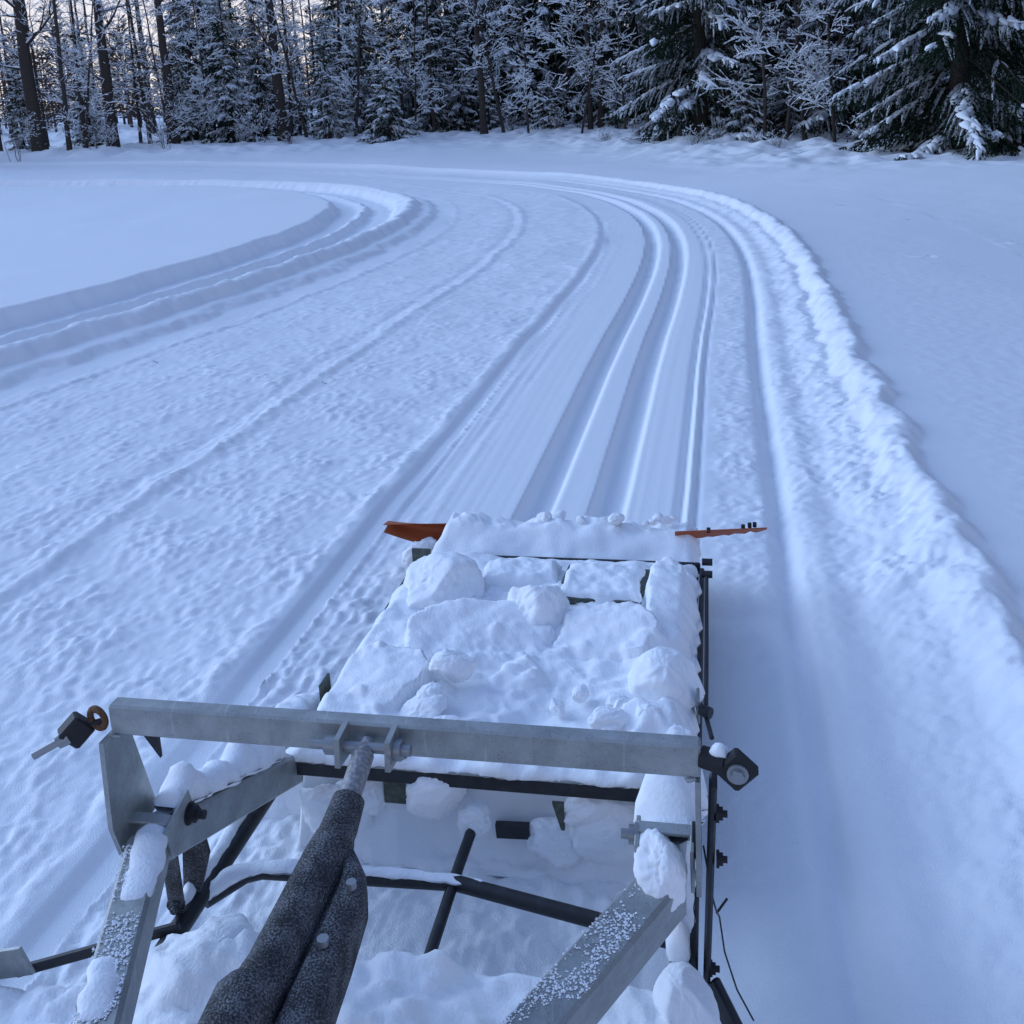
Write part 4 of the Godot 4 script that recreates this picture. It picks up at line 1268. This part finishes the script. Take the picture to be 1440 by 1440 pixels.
	# snow packed against the pan's front wall
	var fw := func(x: float, z: float) -> float:
		var e := minf(minf(x + 0.35, 0.33 - x), -1.50 - z)
		var k := sst(-1.503, -1.565, z + 0.03 * fbm(x, z, 5.0))
		return 0.01 + (0.165 * k + 0.05 * k * fbm(x, z, 4.0) + 0.012 * absf(fbm(x, z, 16.0))) * sqrt(clampf(e / 0.015, 0.0, 1.0))
	on_groomer("snow_heap", heap(-0.35, 0.33, -1.60, -1.50, 0.0065, 0.0, fw), "snow packed against the pan's front wall round the small plates", "snow heap")
	chunk(Vector3(-0.07, 0.150, -1.505), Vector3(0.062, 0.050, 0.03), Vector3(0.2, 0.3, 0), 401, 6, 0.7, "overhanging snow lump between the olive plate and the centre rod")
	chunk(Vector3(-0.004, 0.112, -1.495), Vector3(0.03, 0.03, 0.025), Vector3(0.2, 0.3, 0.3), 404, 6, 0.8, "small snow lump over the upper end of the centre rod")
	var fl := [[-0.27, 0.085, 0.07, 0.075], [-0.215, 0.13, 0.05, 0.045], [0.125, 0.06, 0.06, 0.045], [0.235, 0.09, 0.08, 0.07], [0.20, 0.145, 0.06, 0.035]]
	for k in fl.size():
		chunk(Vector3(fl[k][0], fl[k][1], -1.522), Vector3(fl[k][2], fl[k][3], 0.035), Vector3(0.2, 0.1 * k - 0.2, 0.15 * k - 0.3), 420 + k, 5, 0.8, "snow bulge frozen to the pan's front wall under the cross flange", false, "snow bulges on the pan's front wall")
	# heap on the front pan
	var heap_front := func(x: float, z: float) -> float:
		var e := minf(minf(x + 0.42, 0.40 - x), minf(z + 1.185, -0.66 - z))
		var crest := 0.098 + 0.03 * bump1(x, -0.28, 0.09) + 0.02 * bump1(x, 0.0, 0.07) - 0.03 * bump1(x, 0.20, 0.09) - 0.02 * bump1(x, -0.14, 0.05)
		var t := crest + 0.035 * fbm(x, z, 4.0) + 0.02 * absf(fbm(x, z, 9.0)) + 0.005 * fbm(x, z, 26.0)
		return 0.068 + t * sqrt(clampf((e + 0.01 * fbm(x, z, 8.0)) / 0.05, 0.0, 1.0))
	on_groomer("snow_heap", heap(-0.42, 0.40, -1.185, -0.66, 0.0075, 0.02, heap_front), "smooth rounded snow heap on the front pan under the actuator", "snow heap")
	chunk(Vector3(-0.275, 0.150, -1.10), Vector3(0.075, 0.055, 0.075), Vector3(0.1, 0.4, 0), 402, 5, 0.5, "rounded snow lump in the heap between tow arm and actuator")
	chunk(Vector3(0.362, 0.135, -1.115), Vector3(0.046, 0.062, 0.075), Vector3(0.1, 0.1, 0.05), 403, 6, 0.3, "smooth block of snow in the corner beside the lift link")
	var corner := func(x: float, z: float) -> float:
		var e := minf(minf(x + 0.75, -0.36 - x), minf(z + 1.13, -0.72 - z))
		return 0.0 + (0.125 + 0.035 * fbm(x, z, 5.0) + 0.02 * absf(fbm(x, z, 13.0))) * sst(0.0, 0.07, e)
	on_groomer("snow_heap", heap(-0.75, -0.36, -1.13, -0.72, 0.008, -0.02, corner), "snow heap outside the tow arm against the grey corner plate", "snow heap")

# frost grains clinging in patches to the top of a square tube
func grains(p: Vector3, q: Vector3, half: float, count: int, size: float, seed_: int, g: Node3D):
	rng.seed = seed_
	var mb := MB.new()
	var d := (q - p).normalized()
	var sd := d.cross(Vector3.UP).normalized()
	var l := p.distance_to(q)
	for k in count:
		var s := rng.randf() * l
		var t := rnd(-1, 1)
		if nz.get_noise_2d(s * 420.0 + seed_ * 30.0, t * half * 700.0) + rnd(-0.2, 0.2) < 0.05: continue
		var c := p + d * s + sd * (t * half)
		var r := size * (0.25 + 1.6 * pow(rng.randf(), 3.0))
		var b := mb.v.size()
		var a0 := rnd(0, TAU)
		for j in 5:
			var a := a0 + TAU * j / 5.0
			var o := Vector3(cos(a) * rnd(0.6, 1.2), -0.15, sin(a) * rnd(0.6, 1.2))
			mb.vert(c + o * r, Vector3(cos(a), 0.6, sin(a)).normalized())
		mb.vert(c + Vector3(0, r * rnd(0.3, 0.7), 0), Vector3.UP)
		for j in 5:
			mb.i.append(b + j); mb.i.append(b + (j + 1) % 5); mb.i.append(b + 5)
	part("frost", mb, M.treesnow, g).set_meta("kind", "stuff")

func make_actuator(g: Node3D):
	# electric lifting ram: frosted rod, sleeve and a twin-lobed black housing
	var y := 0.545
	var x0 := -0.0165
	var mb := MB.new()
	mb.tube([Vector3(x0 - 0.002, y - 0.002, -1.052), Vector3(x0, y - 0.02, -0.985)], 0.0135, 20)
	mb.tube([Vector3(x0 - 0.002, y + 0.003, -1.072), Vector3(x0 - 0.002, y - 0.002, -1.052)], [0.009, 0.0125], 14)
	part("ram_rod", mb, M.rod, g)
	mb = MB.new()
	mb.tube([Vector3(x0, y - 0.018, -0.993), Vector3(x0, y - 0.019, -0.991), Vector3(x0, y - 0.03, -0.955), Vector3(x0 - 0.003, y - 0.045, -0.86)], [0.0165, 0.019, 0.0215, 0.022], 24)
	part("ram_sleeve", mb, M.frost, g)
	# housing: cross-sections along the ram
	mb = MB.new()
	var sec := []
	for q in [[-0.938, -0.021, 0.022, 0.020], [-0.922, -0.024, 0.034, 0.027], [-0.900, -0.027, 0.050, 0.033], [-0.880, -0.031, 0.057, 0.036], [-0.82, -0.039, 0.060, 0.039], [-0.75, -0.053, 0.061, 0.042], [-0.66, -0.066, 0.060, 0.043], [-0.56, -0.068, 0.058, 0.043], [-0.545, -0.055, 0.045, 0.034]]:
		sec.append([q[0], (q[1] + q[2]) * 0.5, (q[2] - q[1]) * 0.5, q[3]])
	var nc := 80
	for s in sec:
		var f: float = (s[0] + 1.0) / 0.4
		var cy: float = y - 0.04 - 0.05 * f
		for j in nc + 1:
			var t := TAU * j / nc
			var ct := cos(t); var stt := sin(t)
			# moulded body: a round tube lobe, a flat motor case to its outer side and a thin flange on the other
			var px: float = s[2] * signf(ct) * pow(absf(ct), 0.5)
			var py: float = s[3] * signf(stt) * pow(absf(stt), 0.4)
			if stt > 0:
				var u: float = px / s[2]
				var lobe := sqrt(maxf(0.0, 1.0 - pow((u + 0.16) / 0.50, 2.0)))
				py *= maxf(0.26, maxf(0.26 + 0.2 * lobe, 0.70 * sst(0.30, 0.38, u)))
			mb.vert(Vector3(x0 + s[1] + px, cy + py, s[0]))
	mb.grid(sec.size(), nc + 1, 0, false)
	mb.smooth()
	for k in sec.size():
		var q := (mb.n[k * (nc + 1)] + mb.n[k * (nc + 1) + nc]).normalized()
		mb.n[k * (nc + 1)] = q; mb.n[k * (nc + 1) + nc] = q
	for e in [0, sec.size() - 1]:
		var rg := []
		for j in nc: rg.append(mb.v[e * (nc + 1) + j])
		mb.face(rg, Vector3(0, 0, -1 if e == 0 else 1))
	# the outer cheek has no rime on it
	var cheek := MB.new()
	var keep := PackedInt32Array(); var ci := PackedInt32Array()
	for k in range(0, mb.i.size(), 3):
		var nn := mb.n[mb.i[k]] + mb.n[mb.i[k + 1]] + mb.n[mb.i[k + 2]]
		var to := ci if nn.x > 2.1 and mb.v[mb.i[k]].z > -0.9 else keep
		for m in 3: to.append(mb.i[k + m])
	mb.i = keep
	cheek.v = mb.v; cheek.n = mb.n; cheek.i = ci
	var hs := part("ram_housing", mb, M.frost, g)
	part("bare_cheek", cheek, M.rubber, hs)
	mb = MB.new()
	mb.tube([Vector3(x0, y - 0.033, -0.945), Vector3(x0, y - 0.0335, -0.940), Vector3(x0 - 0.002, y - 0.038, -0.915), Vector3(x0 - 0.013, y - 0.066, -0.60)], [0.0215, 0.0235, 0.0255, 0.0275], 32)
	part("ram_tube", mb, M.frost, g)
	mb = MB.new()
	mb.tube([Vector3(x0 + 0.040, y - 0.036, -0.80), Vector3(x0 + 0.040, y - 0.029, -0.80)], 0.006, 12)
	part("case_screw", mb, M.bolt, g)
	mb = MB.new()
	mb.tube([Vector3(x0 + 0.046, y - 0.028, -0.868), Vector3(x0 + 0.046, y - 0.021, -0.868)], 0.0055, 12)
	part("case_screw", mb, M.bolt, g)
	mb = MB.new()
	mb.tube([Vector3(x0 - 0.014, y - 0.045, -0.742), Vector3(x0 - 0.014, y - 0.044, -0.735), Vector3(x0 - 0.014, y - 0.062, -0.60)], [0.026, 0.030, 0.030], 28)
	part("motor_cap", mb, M.frost, hs)

func _ready():
	# ---- camera
	var cam := Camera3D.new()
	cam.name = "camera"
	cam_basis = Basis(Vector3.RIGHT, deg_to_rad(-12.6)) * Basis(Vector3.BACK, deg_to_rad(-2.86))
	cam.transform = Transform3D(cam_basis, EYE)
	var near := 0.05
	cam.set_frustum(near * 1440.0 / F, Vector2(0, -240.0 / F * near), near, 900.0)
	add_child(cam)
	cam.current = true
	# ---- sky, light, exposure
	var env := Environment.new()
	env.background_mode = Environment.BG_SKY
	var sk := ProceduralSkyMaterial.new()
	sk.sky_top_color = Color(0.134, 0.218, 0.445).linear_to_srgb()
	sk.sky_horizon_color = Color(1.0, 0.89, 0.76).linear_to_srgb()
	sk.sky_curve = 0.10
	sk.ground_bottom_color = Color(0.3, 0.35, 0.5).linear_to_srgb()
	sk.ground_horizon_color = Color(0.6, 0.6, 0.62).linear_to_srgb()
	sk.sun_angle_max = 1.0
	var sky := Sky.new()
	sky.sky_material = sk
	env.sky = sky
	env.tonemap_mode = Environment.TONE_MAPPER_LINEAR
	env.tonemap_exposure = 1.56
	env.sdfgi_enabled = true
	env.ssao_enabled = true
	env.ssil_enabled = true
	var we := WorldEnvironment.new()
	we.name = "world_environment"
	we.environment = env
	add_child(we)
	var sun := DirectionalLight3D.new()
	sun.name = "dusk_glow"
	sun.light_color = Color(0.74, 0.85, 1.0)
	sun.light_energy = 0.5
	sun.light_angular_distance = 48.0
	sun.shadow_enabled = true
	sun.sky_mode = DirectionalLight3D.SKY_MODE_LIGHT_ONLY
	sun.look_at_from_position(Vector3(-8, 3.8, -4), Vector3.ZERO)
	add_child(sun)
	# ---- noises
	nz.seed = 4; nz.frequency = 0.02; nz.fractal_octaves = 3
	nz2.seed = 9; nz2.frequency = 0.02; nz2.fractal_octaves = 2
	nzc.seed = 21; nzc.noise_type = FastNoiseLite.TYPE_CELLULAR; nzc.frequency = 1.0
	make_materials()
	make_ground()
	make_forest()
	make_groomer()
